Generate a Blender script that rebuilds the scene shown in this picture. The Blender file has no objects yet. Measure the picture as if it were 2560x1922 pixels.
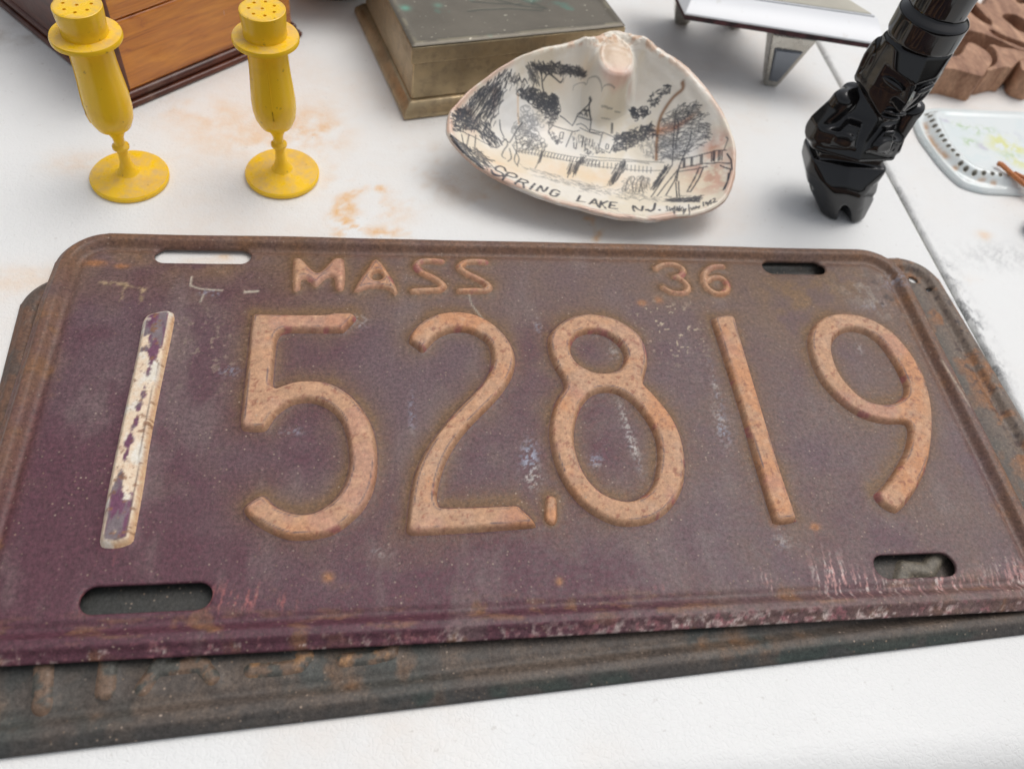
import bpy, bmesh, math, random
import numpy as np
from mathutils import Vector, Matrix

random.seed(7)
scn = bpy.context.scene
COL = scn.collection

# ---------------------------------------------------------------- camera
CR = np.array([[0.9874239652493729, -0.09702910350692281, 0.12481692963632822],
               [-0.005643324569592198, -0.8106370330930043, -0.5855217788142946],
               [0.15799387880231147, 0.5774538541309568, -0.8009900003184685]])
CP = np.array([-0.05537319, -0.16698743, 0.24844333])
FPX, CXY = 2063.0, np.array([1280.0, 961.0])
cam_d = bpy.data.cameras.new('camera'); cam = bpy.data.objects.new('camera', cam_d); COL.objects.link(cam)
_m = Matrix.Identity(4)
for i in range(3):
    _m[i][0] = CR[0][i]; _m[i][1] = -CR[1][i]; _m[i][2] = -CR[2][i]; _m[i][3] = CP[i]
cam.matrix_world = _m
cam_d.sensor_width = 36.0; cam_d.lens = 36.0 * FPX / 2560.0
cam_d.clip_start = 0.005; cam_d.clip_end = 50
cam_d.dof.use_dof = True; cam_d.dof.focus_distance = 0.287; cam_d.dof.aperture_fstop = 12.0
scn.camera = cam

# ---------------------------------------------------------------- sky, sun, exposure (bright overcast day)
SUN_DIR = np.array([0.36, 0.22, 1.0]); SUN_DIR = SUN_DIR / np.linalg.norm(SUN_DIR)
w = bpy.data.worlds.new('World'); scn.world = w; w.use_nodes = True
wt = w.node_tree; bg = wt.nodes['Background']
sky = wt.nodes.new('ShaderNodeTexSky'); sky.sky_type = 'NISHITA'; sky.sun_disc = False
sky.sun_elevation = math.asin(SUN_DIR[2]); sky.sun_rotation = math.atan2(SUN_DIR[0], SUN_DIR[1])
sky.air_density = 1.0; sky.dust_density = 4.0; sky.ozone_density = 1.0
hs = wt.nodes.new('ShaderNodeHueSaturation'); hs.inputs['Saturation'].default_value = 0.28
wt.links.new(sky.outputs[0], hs.inputs['Color']); wt.links.new(hs.outputs[0], bg.inputs[0])
bg.inputs[1].default_value = 0.135
sd_ = bpy.data.lights.new('sun', 'SUN'); sun = bpy.data.objects.new('sun', sd_); COL.objects.link(sun)
sd_.energy = 1.25; sd_.angle = math.radians(40); sd_.color = (1.0, 0.98, 0.955)
sun.rotation_euler = Vector(SUN_DIR).to_track_quat('Z', 'Y').to_euler()
sun.location = (0.6, 0.5, 1.0)
scn.view_settings.view_transform = 'Standard'; scn.view_settings.look = 'None'
scn.view_settings.exposure = -0.10; scn.view_settings.gamma = 1.0
scn.cycles.max_bounces = 8
try: scn.cycles.use_denoising = True
except Exception: pass

# ---------------------------------------------------------------- helpers
def at(x, y, z=0.0):
    """point of the plane at height z that the measured photograph pixel (2560 wide) falls on"""
    d = CR.T @ np.array([(x - CXY[0]) / FPX, (y - CXY[1]) / FPX, 1.0])
    return CP + (z - CP[2]) / d[2] * d
def atplane(x, y, p0, n):
    d = CR.T @ np.array([(x - CXY[0]) / FPX, (y - CXY[1]) / FPX, 1.0])
    return CP + ((p0 - CP) @ n) / (d @ n) * d
def project(P):
    q = (np.atleast_2d(P) - CP) @ CR.T
    return FPX * q[:, :2] / q[:, 2:] + CXY

def tag(o, label=None, cat=None, group=None, kind=None):
    if label: o['label'] = label
    if cat: o['category'] = cat
    if group: o['group'] = group
    if kind: o['kind'] = kind
    return o
def empty(name, loc, label, cat, group=None, rz=0.0):
    o = bpy.data.objects.new(name, None); COL.objects.link(o)
    o.location = loc; o.rotation_euler = (0, 0, rz); o.empty_display_size = 0.01
    return tag(o, label, cat, group)
def link(name, me, mt=None, parent=None, smooth=True):
    o = bpy.data.objects.new(name, me); COL.objects.link(o)
    if mt is not None: me.materials.append(mt)
    if parent is not None: o.parent = parent
    if smooth and len(me.polygons):
        me.polygons.foreach_set('use_smooth', np.ones(len(me.polygons), dtype=bool))
    return o
def mesh_np(name, V, F):
    me = bpy.data.meshes.new(name)
    V = np.asarray(V, dtype=np.float32); F = np.asarray(F, dtype=np.int32)
    me.vertices.add(len(V)); me.vertices.foreach_set('co', V.ravel())
    k = F.shape[1]
    me.loops.add(F.size); me.loops.foreach_set('vertex_index', F.ravel())
    me.polygons.add(len(F))
    me.polygons.foreach_set('loop_start', np.arange(0, F.size, k, dtype=np.int32))
    me.polygons.foreach_set('loop_total', np.full(len(F), k, dtype=np.int32))
    me.update(calc_edges=True); me.validate()
    return me
def color_attr(me, name, rgb):
    a = me.attributes.new(name, 'FLOAT_COLOR', 'POINT')
    d = np.ones((len(rgb), 4), dtype=np.float32); d[:, :rgb.shape[1]] = rgb
    a.data.foreach_set('color', d.ravel())
def float_attr(me, name, v):
    a = me.attributes.new(name, 'FLOAT', 'POINT'); a.data.foreach_set('value', np.asarray(v, dtype=np.float32))
def bm_obj(name, bm, mt, parent=None, smooth=True, bevel=0, segs=2, angle=40):
    bmesh.ops.recalc_face_normals(bm, faces=bm.faces)
    me = bpy.data.meshes.new(name); bm.to_mesh(me); bm.free()
    o = link(name, me, mt, parent, smooth=False)
    if bevel:
        b = o.modifiers.new('bevel', 'BEVEL'); b.width = bevel; b.segments = segs; b.limit_method = 'ANGLE'; b.angle_limit = math.radians(angle)
    if smooth:
        for p in me.polygons: p.use_smooth = True
        sa = o.modifiers.new('wn', 'WEIGHTED_NORMAL'); sa.keep_sharp = True
        try: me.set_sharp_from_angle(angle=math.radians(angle))
        except Exception: pass
    return o
def lathe(prof, n=64, cap=True):
    """surface of revolution: prof = [(r, z)] from bottom to top"""
    bm = bmesh.new(); rings = []
    for r, z in prof:
        if r < 1e-6: rings.append([bm.verts.new((0, 0, z))])
        else: rings.append([bm.verts.new((r * math.cos(2 * math.pi * i / n), r * math.sin(2 * math.pi * i / n), z)) for i in range(n)])
    for a, b in zip(rings, rings[1:]):
        for i in range(n):
            j = (i + 1) % n
            if len(a) == 1: bm.faces.new((a[0], b[j], b[i]))
            elif len(b) == 1: bm.faces.new((a[i], a[j], b[0]))
            else: bm.faces.new((a[i], a[j], b[j], b[i]))
    return bm
def tube(path, rad, n=10, closed_ends=True):
    """round bar along points; rad may be a list"""
    bm = bmesh.new(); P = [Vector(p) for p in path]; m = len(P)
    R = rad if hasattr(rad, '__len__') else [rad] * m
    up = Vector((0, 0, 1)); rings = []
    for i in range(m):
        t = (P[min(i + 1, m - 1)] - P[max(i - 1, 0)]).normalized()
        a = t.cross(up)
        if a.length < 1e-3: a = t.cross(Vector((1, 0, 0)))
        a.normalize(); b = t.cross(a).normalized()
        rings.append([bm.verts.new(P[i] + R[i] * (a * math.cos(2 * math.pi * k / n) + b * math.sin(2 * math.pi * k / n))) for k in range(n)])
    for a, b in zip(rings, rings[1:]):
        for k in range(n): bm.faces.new((a[k], a[(k + 1) % n], b[(k + 1) % n], b[k]))
    if closed_ends: bm.faces.new(rings[0][::-1]); bm.faces.new(rings[-1])
    return bm
def prism(bm, pts, z0, z1, top_inset=0.0):
    """closed prism from an xy outline"""
    n = len(pts); c = np.mean(np.array(pts), axis=0)
    a = [bm.verts.new((p[0], p[1], z0)) for p in pts]
    b = [bm.verts.new((p[0] + (c[0] - p[0]) * top_inset, p[1] + (c[1] - p[1]) * top_inset, z1)) for p in pts]
    bm.faces.new(a[::-1]); bm.faces.new(b)
    for i in range(n): bm.faces.new((a[i], a[(i + 1) % n], b[(i + 1) % n], b[i]))
    return a, b

# ---- noise in numpy (colour wear maps are computed once per vertex)
def vnoise(x, y, seed):
    r = np.random.RandomState(seed); T = r.rand(256, 256)
    xi = np.floor(x).astype(int); yi = np.floor(y).astype(int); fx = x - xi; fy = y - yi
    fx = fx * fx * (3 - 2 * fx); fy = fy * fy * (3 - 2 * fy)
    a = T[yi % 256, xi % 256]; b = T[yi % 256, (xi + 1) % 256]; c = T[(yi + 1) % 256, xi % 256]; d = T[(yi + 1) % 256, (xi + 1) % 256]
    return (a * (1 - fx) + b * fx) * (1 - fy) + (c * (1 - fx) + d * fx) * fy
def fbm(x, y, scale, seed, octv=4):
    v = 0; amp = 1; tot = 0; ca, sa = math.cos(.7), math.sin(.7)
    X, Y = x / scale + 31.7, y / scale + 17.3
    for i in range(octv):
        v = v + amp * vnoise(X, Y, seed + i); tot += amp; amp *= .55
        X, Y = (X * ca - Y * sa) * 2.03, (X * sa + Y * ca) * 2.03
    return v / tot
def sst(a, b, x):
    t = np.clip((x - a) / (b - a), 0, 1); return t * t * (3 - 2 * t)
def lerp(a, b, t):
    t = np.asarray(t)[..., None] if np.ndim(t) else t
    return np.asarray(a) * (1 - t) + np.asarray(b) * t

# ---- 2-D distances
def seg_dist(P, A, B):
    """distance of points P (n,2) to the nearest of the segments A->B (m,2), chunked"""
    out = np.full(len(P), 1e9)
    for a, b in zip(A, B):
        d = b - a; L = max(d @ d, 1e-12)
        v = P - a; t = np.clip((v @ d) / L, 0, 1)
        q = v - t[:, None] * d
        np.minimum(out, q[:, 0] ** 2 + q[:, 1] ** 2, out=out)
    return np.sqrt(out)
def inside(P, loop):
    c = np.zeros(len(P), dtype=bool); x, y = P[:, 0], P[:, 1]
    for (x1, y1), (x2, y2) in zip(loop, np.roll(loop, -1, axis=0)):
        if y1 == y2: continue
        m = ((y1 > y) != (y2 > y)) & (x < (x2 - x1) * (y - y1) / (y2 - y1) + x1)
        c ^= m
    return c
def spline(pts, closed=True, sub=5):
    """Catmull-Rom through pts; a point with a third entry is a corner"""
    n = len(pts); P = [np.array(p[:2], float) for p in pts]; K = [len(p) > 2 for p in pts]
    out = []
    for i in range(n if closed else n - 1):
        p1, p2 = P[i], P[(i + 1) % n]
        p0 = P[i - 1] if (closed or i > 0) else p1
        p3 = P[(i + 2) % n] if (closed or i + 2 < n) else p2
        m1 = (p2 - p1) * .5 if K[i] else (p2 - p0) / 2
        m2 = (p2 - p1) * .5 if K[(i + 1) % n] else (p3 - p1) / 2
        for k in range(sub):
            t = k / sub
            out.append((2 * t ** 3 - 3 * t ** 2 + 1) * p1 + (t ** 3 - 2 * t ** 2 + t) * m1 + (-2 * t ** 3 + 3 * t ** 2) * p2 + (t ** 3 - t ** 2) * m2)
    if not closed: out.append(P[-1])
    return np.array(out)
class Poly:
    def __init__(s, loops): s.loops = loops; a = np.vstack(loops); s.bb = (a.min(0), a.max(0))
    def sdf(s, P):
        d = np.full(len(P), 1e9); ins = np.zeros(len(P), dtype=bool)
        for L in s.loops:
            d = np.minimum(d, seg_dist(P, L, np.roll(L, -1, axis=0))); ins ^= inside(P, L)
        return np.where(ins, -d, d)
class Stroke:
    def __init__(s, lines, hw): s.lines = lines; s.hw = hw; a = np.vstack(lines); s.bb = (a.min(0) - hw, a.max(0) + hw)
    def sdf(s, P):
        d = np.full(len(P), 1e9)
        for L in s.lines: d = np.minimum(d, seg_dist(P, L[:-1], L[1:]))
        return d - s.hw
def rrect(P, c, h, r):
    q = np.abs(P - c) - (np.array(h) - r)
    return np.hypot(np.maximum(q[:, 0], 0), np.maximum(q[:, 1], 0)) + np.minimum(np.maximum(q[:, 0], q[:, 1]), 0) - r

# ---- iso-surface of a 3-D distance field (surface nets)
def surface_nets(fn, lo, hi, h):
    xs = np.arange(lo[0], hi[0] + h, h); ys = np.arange(lo[1], hi[1] + h, h); zs = np.arange(lo[2], hi[2] + h, h)
    X, Y, Z = np.meshgrid(xs, ys, zs, indexing='ij'); D = fn(X, Y, Z).astype(np.float32)
    nx, ny, nz = D.shape; neg = D < 0
    cnt = np.zeros((nx - 1, ny - 1, nz - 1), np.float32); acc = np.zeros((nx - 1, ny - 1, nz - 1, 3), np.float32)
    corners = [(i, j, k) for i in (0, 1) for j in (0, 1) for k in (0, 1)]
    sl = lambda A, c: A[c[0]:nx - 1 + c[0], c[1]:ny - 1 + c[1], c[2]:nz - 1 + c[2]]
    for a in corners:
        for ax in range(3):
            if a[ax]: continue
            b = list(a); b[ax] = 1
            da, db = sl(D, a), sl(D, b); m = sl(neg, a) != sl(neg, b)
            t = np.where(m, da / np.where(m, da - db, 1), 0)
            cnt += m
            for q in range(3): acc[..., q] += np.where(m, a[q] + (t if q == ax else 0), 0)
    act = cnt > 0; idx = -np.ones(cnt.shape, np.int32); idx[act] = np.arange(act.sum())
    I = np.argwhere(act); V = np.array(lo) + h * (I + acc[act] / cnt[act][:, None])
    F = []
    for ax in range(3):
        u, v = [(1, 2), (2, 0), (0, 1)][ax]
        A = [slice(None)] * 3; B = [slice(None)] * 3; A[ax] = slice(0, -1); B[ax] = slice(1, None)
        m = neg[tuple(A)] != neg[tuple(B)]; pos = np.argwhere(m)
        pos = pos[(pos[:, u] > 0) & (pos[:, v] > 0) & (pos[:, u] < D.shape[u] - 1) & (pos[:, v] < D.shape[v] - 1)]
        s = neg[pos[:, 0], pos[:, 1], pos[:, 2]]
        o = []
        for du, dv in ((-1, -1), (0, -1), (0, 0), (-1, 0)):
            q = pos.copy(); q[:, u] += du; q[:, v] += dv; o.append(idx[q[:, 0], q[:, 1], q[:, 2]])
        f = np.stack(o, 1); f[~s] = f[~s][:, ::-1]; F.append(f)
    return V, np.vstack(F)

# ---------------------------------------------------------------- material helpers
class M:
    def __init__(s, name, rough=.5, metal=0.0, spec=.5, color=(.5, .5, .5)):
        s.m = bpy.data.materials.new(name); s.m.use_nodes = True; s.t = s.m.node_tree
        s.b = s.t.nodes['Principled BSDF']; s.b.inputs['Roughness'].default_value = rough; s.b.inputs['Metallic'].default_value = metal
        s.b.inputs['Specular IOR Level'].default_value = spec; s.b.inputs['Base Color'].default_value = (*color, 1)
        s._co = None
    def n(s, ty, **kw):
        x = s.t.nodes.new(ty)
        for k, v in kw.items():
            if k in x.inputs.keys(): s.put(x.inputs[k], v)
            else: setattr(x, k, v)
        return x
    def put(s, inp, v):
        if hasattr(v, 'is_output'): s.t.links.new(v, inp)
        elif isinstance(v, (tuple, list)) and inp.type == 'RGBA': inp.default_value = (*v[:3], 1)
        else: inp.default_value = v
    @property
    def co(s):
        if s._co is None: s._co = s.n('ShaderNodeTexCoord').outputs['Object']
        return s._co
    def attr(s, name, out='Color'): return s.n('ShaderNodeAttribute', attribute_name=name).outputs[out]
    def noise(s, scale, detail=4, rough=.55, stretch=None, dist=0.0, seed=0.0):
        v = s.co
        if stretch or seed:
            mp = s.n('ShaderNodeMapping'); s.put(mp.inputs['Vector'], v)
            if stretch: mp.inputs['Scale'].default_value = stretch
            mp.inputs['Location'].default_value = (seed, seed * .7, seed * .3); v = mp.outputs[0]
        return s.n('ShaderNodeTexNoise', Vector=v, Scale=scale, Detail=detail, Roughness=rough, Distortion=dist).outputs[0]
    def ramp(s, v, stops):
        r = s.n('ShaderNodeValToRGB'); s.put(r.inputs[0], v); e = r.color_ramp.elements
        while len(e) < len(stops): e.new(.5)
        for x, (p, c) in zip(e, stops):
            x.position = p; x.color = (*c, 1) if hasattr(c, '__len__') else (c, c, c, 1)
        return r.outputs[0]
    def mix(s, f, a, b, mode='MIX'):
        x = s.n('ShaderNodeMix', data_type='RGBA', blend_type=mode)
        s.put(x.inputs[0], f); s.put(x.inputs[6], a); s.put(x.inputs[7], b); return x.outputs[2]
    def math(s, op, a, b=0.0, c=0.0):
        x = s.n('ShaderNodeMath', operation=op); s.put(x.inputs[0], a); s.put(x.inputs[1], b); s.put(x.inputs[2], c); return x.outputs[0]
    def base(s, v): s.put(s.b.inputs['Base Color'], v); return s
    def set(s, name, v): s.put(s.b.inputs[name], v); return s
    def bump(s, h, dist, strength=1.0):
        x = s.n('ShaderNodeBump', Strength=strength, Distance=dist, Height=h)
        prev = s.b.inputs['Normal'].links
        if prev: s.t.links.new(prev[0].from_socket, x.inputs['Normal'])
        s.t.links.new(x.outputs[0], s.b.inputs['Normal']); return s
# ---------------------------------------------------------------- the white folding table
def nonuni(a, b, step, fine):
    s = list(np.arange(a, b, step)) + [b]
    for c, r in fine: s += list(np.linspace(c - r, c + r, 13))
    s = np.array(sorted(v for v in s if a <= v <= b)); return s[np.concatenate([[True], np.diff(s) > 1e-5])]
def grid_faces(nx, ny):
    i = np.arange(nx * ny).reshape(ny, nx)
    return np.stack([i[:-1, :-1], i[:-1, 1:], i[1:, 1:], i[1:, :-1]], -1).reshape(-1, 4)

def blob(P, c, rx, ry, rot=0.0):
    d = P - np.asarray(c)[:2]; cr, sr = math.cos(rot), math.sin(rot)
    u = (d[:, 0] * cr + d[:, 1] * sr) / rx; v = (-d[:, 0] * sr + d[:, 1] * cr) / ry
    return np.exp(-(u * u + v * v))
def stroke_px(P, pts, hw, z=0.0):
    L = np.array([at(*p, z)[:2] for p in pts]); return np.exp(-(seg_dist(P, L[:-1], L[1:]) / hw) ** 2)

vinyl = M('white_vinyl', rough=.5, spec=.4)
_st = vinyl.attr('stain'); _dt = vinyl.attr('dirt')
_sep = vinyl.n('ShaderNodeSeparateColor', Color=_st).outputs
_n1 = vinyl.noise(160, 5, .6); _n2 = vinyl.noise(900, 3, .6); _n3 = vinyl.noise(9, 4, .5)
_c = vinyl.mix(vinyl.ramp(_n3, [(.35, 0), (.7, 1)]), (.80, .80, .782), (.755, .752, .735))
_c = vinyl.mix(vinyl.math('MULTIPLY', _sep[0], vinyl.ramp(_n1, [(.25, .35), (.6, 1.0)])), _c, (.76, .44, .17))
_c = vinyl.mix(vinyl.math('MULTIPLY', _sep[1], vinyl.ramp(_n1, [(.3, .3), (.65, 1.0)])), _c, (.36, .30, .24))
_c = vinyl.mix(vinyl.math('MULTIPLY', _sep[2], vinyl.ramp(_n2, [(.3, .2), (.6, 1.0)])), _c, (.10, .105, .115))
_sp = vinyl.ramp(vinyl.noise(420, 2, .5, seed=3.1), [(.70, 0), (.76, .55)])
_c = vinyl.mix(vinyl.math('MULTIPLY', _sp, .5), _c, (.42, .38, .33))
vinyl.base(_c)
_vo = vinyl.n('ShaderNodeTexVoronoi', feature='DISTANCE_TO_EDGE', Scale=520.0)
_wp = vinyl.n('ShaderNodeMix', data_type='VECTOR'); vinyl.put(_wp.inputs[0], .003)
_ns = vinyl.n('ShaderNodeTexNoise', Scale=300.0, Detail=3.0); vinyl.put(_ns.inputs['Vector'], vinyl.co)
vinyl.put(_wp.inputs[4], vinyl.co); vinyl.put(_wp.inputs[5], _ns.outputs['Color']); vinyl.put(_vo.inputs['Vector'], _wp.outputs[1])
vinyl.bump(vinyl.ramp(_vo.outputs['Distance'], [(0, 0), (.18, 1)]), .00015, .35)
vinyl.bump(vinyl.noise(700, 5, .7), .00025, .45)
vinyl.bump(vinyl.noise(60, 4, .6, stretch=(1, 1.6, 1)), .0012, .35)
strip_m = M('seam_binding', rough=.8); strip_m.base(strip_m.mix(strip_m.noise(300), (.30, .30, .26), (.17, .165, .14)))

table = empty('folding_table', (0, 0, 0), 'white vinyl topped folding table with rust stains and a dirty centre seam', 'table')
SEAM = .2000
def panel(x0, x1, rl, rr):
    xs = nonuni(x0, x1, .0017, ((x0, .003), (x1, .003)))
    ys = nonuni(-.121, .56, .0017, ((-.121, .003),))
    ys = np.concatenate([[-.1380, -.1378, -.1372, -.136, -.1345, -.1325, -.130, -.1275, -.125, -.123], ys[ys > -.1215]])
    X, Y = np.meshgrid(xs, ys); P = np.stack([X.ravel(), Y.ravel()], 1)
    def roll(d, R): t = np.clip(R - d, 0, R); return R - np.sqrt(np.maximum(R * R - t * t, 0))
    z = -np.maximum(np.maximum(roll(P[:, 1] + .138, .018), roll(P[:, 0] - x0, rl)), roll(x1 - P[:, 0], rr))
    z += (fbm(P[:, 0], P[:, 1], .06, 3, 3) - .5) * .0006
    V = np.column_stack([P, z]); nx, ny = len(xs), len(ys)
    F = grid_faces(nx, ny)
    b = np.concatenate([np.arange(nx), np.arange(1, ny) * nx + nx - 1, (ny - 1) * nx + np.arange(nx - 2, -1, -1), np.arange(ny - 2, 0, -1) * nx])
    S = V[b].copy(); S[:, 2] = -.032; k = len(V); V = np.vstack([V, S]); m = len(b)
    i = np.arange(m); j = (i + 1) % m
    F = np.vstack([F, np.stack([b[j], b[i], k + i, k + j], 1)])
    me = mesh_np('table_panel', V, F)
    Q = V[:, :2]; n = .75 * fbm(Q[:, 0], Q[:, 1], .018, 11, 5) + .25 * fbm(Q[:, 0], Q[:, 1], .0045, 13, 4); nn = fbm(Q[:, 0], Q[:, 1], .004, 23, 4)
    g = lambda x, y, rx, ry, r=0.0: blob(Q, at(x, y), rx, ry, r)
    orange = .55 * g(790, 320, .011, .016, .3) + .5 * g(880, 460, .012, .010) + .45 * g(960, 520, .012, .012) + .4 * g(640, 340, .03, .014) \
        + .35 * g(480, 270, .022, .010) + .5 * g(2462, 590, .004, .003) + .35 * g(2080, 190, .006, .004) + .5 * g(560, 640, .022, .0025, .12) + .3 * g(60, 700, .02, .008) \
        + .35 * g(1250, 470, .02, .012) + .3 * g(1120, 420, .02, .014) + .35 * g(2400, 700, .008, .004) + .3 * g(240, 410, .02, .008) + .3 * g(2540, 300, .008, .02)
    rim = .95 * stroke_px(Q, [(845, 590), (838, 540), (850, 505), (885, 480), (935, 468), (965, 475)], .0022) + .9 * stroke_px(Q, [(838, 545), (900, 575), (985, 582), (1010, 590)], .003) \
        + .8 * stroke_px(Q, [(1448, 540), (1480, 548), (1500, 570), (1490, 600)], .0016) + .7 * stroke_px(Q, [(745, 318), (778, 335), (790, 360)], .0028) + .8 * stroke_px(Q, [(865, 500), (880, 540), (868, 585)], .004)
    st = np.clip(orange * sst(.42, .62, n) * 1.25 + rim * sst(.35, .62, nn) * .95, 0, 1)
    st = np.clip(st + .13 * sst(.45, .8, fbm(Q[:, 0], Q[:, 1], .07, 41, 5)), 0, .9)
    br = .5 * g(50, 95, .02, .008) + .25 * g(20, 60, .02, .012) + .3 * g(1180, 440, .03, .02)
    br = np.clip(br * sst(.4, .6, n), 0, 1)
    hair = fbm(Q[:, 0] * 1.0 + Q[:, 1] * .5, Q[:, 1] * .25, .0012, 57, 3)
    sm = g(2425, 790, .0045, .012, .12) + g(2470, 900, .005, .012, .2) * .8 + g(2380, 690, .004, .010) * .6 + .35 * g(2500, 640, .02, .008)
    sm += np.exp(-np.abs(Q[:, 0] - SEAM) / .0022) * np.clip(.35 + .5 * (n - .5) * 4, 0, .8) * (Q[:, 0] > SEAM)
    sm += np.exp(-np.abs(Q[:, 0] - SEAM) / .0012) * .35 * (Q[:, 0] < SEAM)
    dk = np.clip(sm * sst(.40, .60, hair), 0, .85)
    color_attr(me, 'stain', np.stack([st, br, dk], 1))
    return link('table_panel', me, vinyl.m, table)
panel(-.42, SEAM - .0007, .03, .0022)
panel(SEAM + .0007, .60, .0022, .03)
bm = bmesh.new(); prism(bm, [(SEAM - .0025, -.13), (SEAM + .0025, -.13), (SEAM + .0025, .555), (SEAM - .0025, .555)], -.02, -.0022)
bm_obj('seam_binding', bm, strip_m.m, table, smooth=False)

# ---------------------------------------------------------------- pressed tin number plates
def build_plate(root, W, H, rad, slots, glyphs, res, colour, sheet_m, glyph_m, warp=None, border=2.1):
    """one pressed sheet (mm) with raised rim and figures; every figure is a mesh of its own cut out along its outline"""
    nx, ny = int(W / res) + 1, int(H / res) + 1
    xs, ys = np.linspace(-W / 2, W / 2, nx), np.linspace(-H / 2, H / 2, ny)
    X, Y = np.meshgrid(xs, ys); P = np.stack([X.ravel(), Y.ravel()], 1)
    F = grid_faces(nx, ny)
    def S(Q):
        s = rrect(Q, (0, 0), (W / 2, H / 2), rad)
        for (cx, cy, L, wd, rot) in slots:
            a = np.array([math.cos(rot), math.sin(rot)]) * (L - wd) / 2; c = np.array([cx, cy])
            s = np.maximum(s, -(seg_dist(Q, [c - a], [c + a]) - wd / 2))
        return s
    cen = P[F].mean(1); keep = S(cen) < 0
    own = np.full(len(F), -1)
    def gs(g, Q, mar=1.0):
        o = np.full(len(Q), 99.0); m = np.all((Q > g['s'].bb[0] - mar) & (Q < g['s'].bb[1] + mar), axis=1)
        if m.any(): o[m] = g['s'].sdf(Q[m])
        return o
    for i, g in enumerate(glyphs): own[(gs(g, cen) < 0) & keep] = i
    def grad(fn, Q):
        e = .02; a = fn(Q + [e, 0]) - fn(Q - [e, 0]); b = fn(Q + [0, e]) - fn(Q - [0, e])
        v = np.stack([a, b], 1) / (2 * e); return v / np.maximum(np.linalg.norm(v, axis=1), 1e-6)[:, None]
    tk = np.zeros(len(P), bool); tk[F[keep]] = True; tn = np.zeros(len(P), bool); tn[F[~keep]] = True
    b = np.where(tk & tn)[0]
    if len(b):
        for _ in range(2): P[b] -= grad(S, P[b]) * S(P[b])[:, None]
    for i, g in enumerate(glyphs):
        a1 = np.zeros(len(P), bool); a1[F[own == i]] = True; a2 = np.zeros(len(P), bool); a2[F[(own != i) & keep]] = True
        v = np.where(a1 & a2)[0]
        if len(v):
            fn = g['s'].sdf
            for _ in range(2):
                d = fn(P[v]); P[v] -= grad(fn, P[v]) * np.clip(d, -res, res)[:, None]
    d = -rrect(P, (0, 0), (W / 2, H / 2), rad)
    z = border * sst(1.2, 3.4, d) * (1 - sst(5.4, 8.4, d)) - .75 * np.exp(-((d - 9.4) / 1.5) ** 2) - .9 * (1 - sst(0, 1.4, d))
    for (cx, cy, L, wd, rot) in slots:
        a = np.array([math.cos(rot), math.sin(rot)]) * (L - wd) / 2; c = np.array([cx, cy])
        z = z - .35 * np.exp(-np.maximum(seg_dist(P, [c - a], [c + a]) - wd / 2, 0) / .9) * (wd > 3)
    z = z + (fbm(P[:, 0], P[:, 1], 55, 5, 2) - .5) * .9 + (fbm(P[:, 0], P[:, 1], 9, 15, 3) - .5) * .14
    sdb = np.full(len(P), 99.0); sds = np.full(len(P), 99.0); SD = []
    up = np.full(len(P), 99.0)
    for g in glyphs:
        o = gs(g, P, 14.0); SD.append(o)
        if g.get('big', True): sdb = np.minimum(sdb, o)
        else: sds = np.minimum(sds, o)
        if g.get('halo', True): up = np.minimum(up, gs(g, P - [0, 2.6 if g.get('big', True) else 1.0], 14.0))
        Hh, wl, sh, sr = g.get('h', 3.0), g.get('wall', 1.7), g.get('shoulder', .45), g.get('soft', 1.3)
        t = np.clip(-o / wl, 0, 1); rise = sh + (Hh - sh) * np.sin(t * math.pi / 2) ** 1.3 + .25 * sst(1.5, 5.5, -o)
        z = z + np.where(o < 0, rise, sh * np.exp(-np.maximum(o, 0) / sr))
    rgb = colour(P, d, sdb, sds, up)
    V = np.column_stack([P, z])
    if warp is not None: V = warp(V)
    V = V * .001
    def part(name, sel, mt, skirt=False, glyph=None, label=None):
        f = F[sel]; u, inv = np.unique(f, return_inverse=True); f = inv.reshape(f.shape); v = V[u]; col = rgb[u]
        sdv = (SD[glyph][u] if glyph is not None else np.zeros(len(u)))
        if glyph is not None and 'paint' in glyphs[glyph]: col = glyphs[glyph]['paint'](P[u], sdv)
        if skirt:
            allf = F[keep]; e = np.sort(np.stack([allf, np.roll(allf, -1, axis=1)], -1).reshape(-1, 2), axis=1)
            key = e[:, 0].astype(np.int64) * len(P) + e[:, 1]; k, cnt = np.unique(key, return_counts=True)
            be = set(k[cnt == 1].tolist())
            dire = np.stack([allf, np.roll(allf, -1, axis=1)], -1).reshape(-1, 2)
            dk = np.minimum(dire[:, 0], dire[:, 1]).astype(np.int64) * len(P) + np.maximum(dire[:, 0], dire[:, 1])
            dire = dire[np.isin(dk, np.fromiter(be, dtype=np.int64))]
            mp = -np.ones(len(P), int); mp[u] = np.arange(len(u)); dire = mp[dire]; dire = dire[(dire >= 0).all(1)]
            bu, bi = np.unique(dire, return_inverse=True); bi = bi.reshape(dire.shape)
            lo = v[bu].copy(); lo[:, 2] -= .0009; base = len(v)
            f = np.vstack([f, np.stack([dire[:, 1], dire[:, 0], base + bi[:, 0], base + bi[:, 1]], 1)])
            v = np.vstack([v, lo]); col = np.vstack([col, col[bu] * .8]); sdv = np.concatenate([sdv, sdv[bu]])
        me = mesh_np(name, v, f); color_attr(me, 'paint', col); float_attr(me, 'sd', sdv)
        o = link(name, me, mt, root)
        if label: o['label'] = label
        return o
    part('plate_sheet', keep & (own < 0), sheet_m, skirt=True)
    for i, g in enumerate(glyphs): part(g['name'], own == i, g.get('mat', glyph_m), glyph=i, label=g.get('label'))

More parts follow.
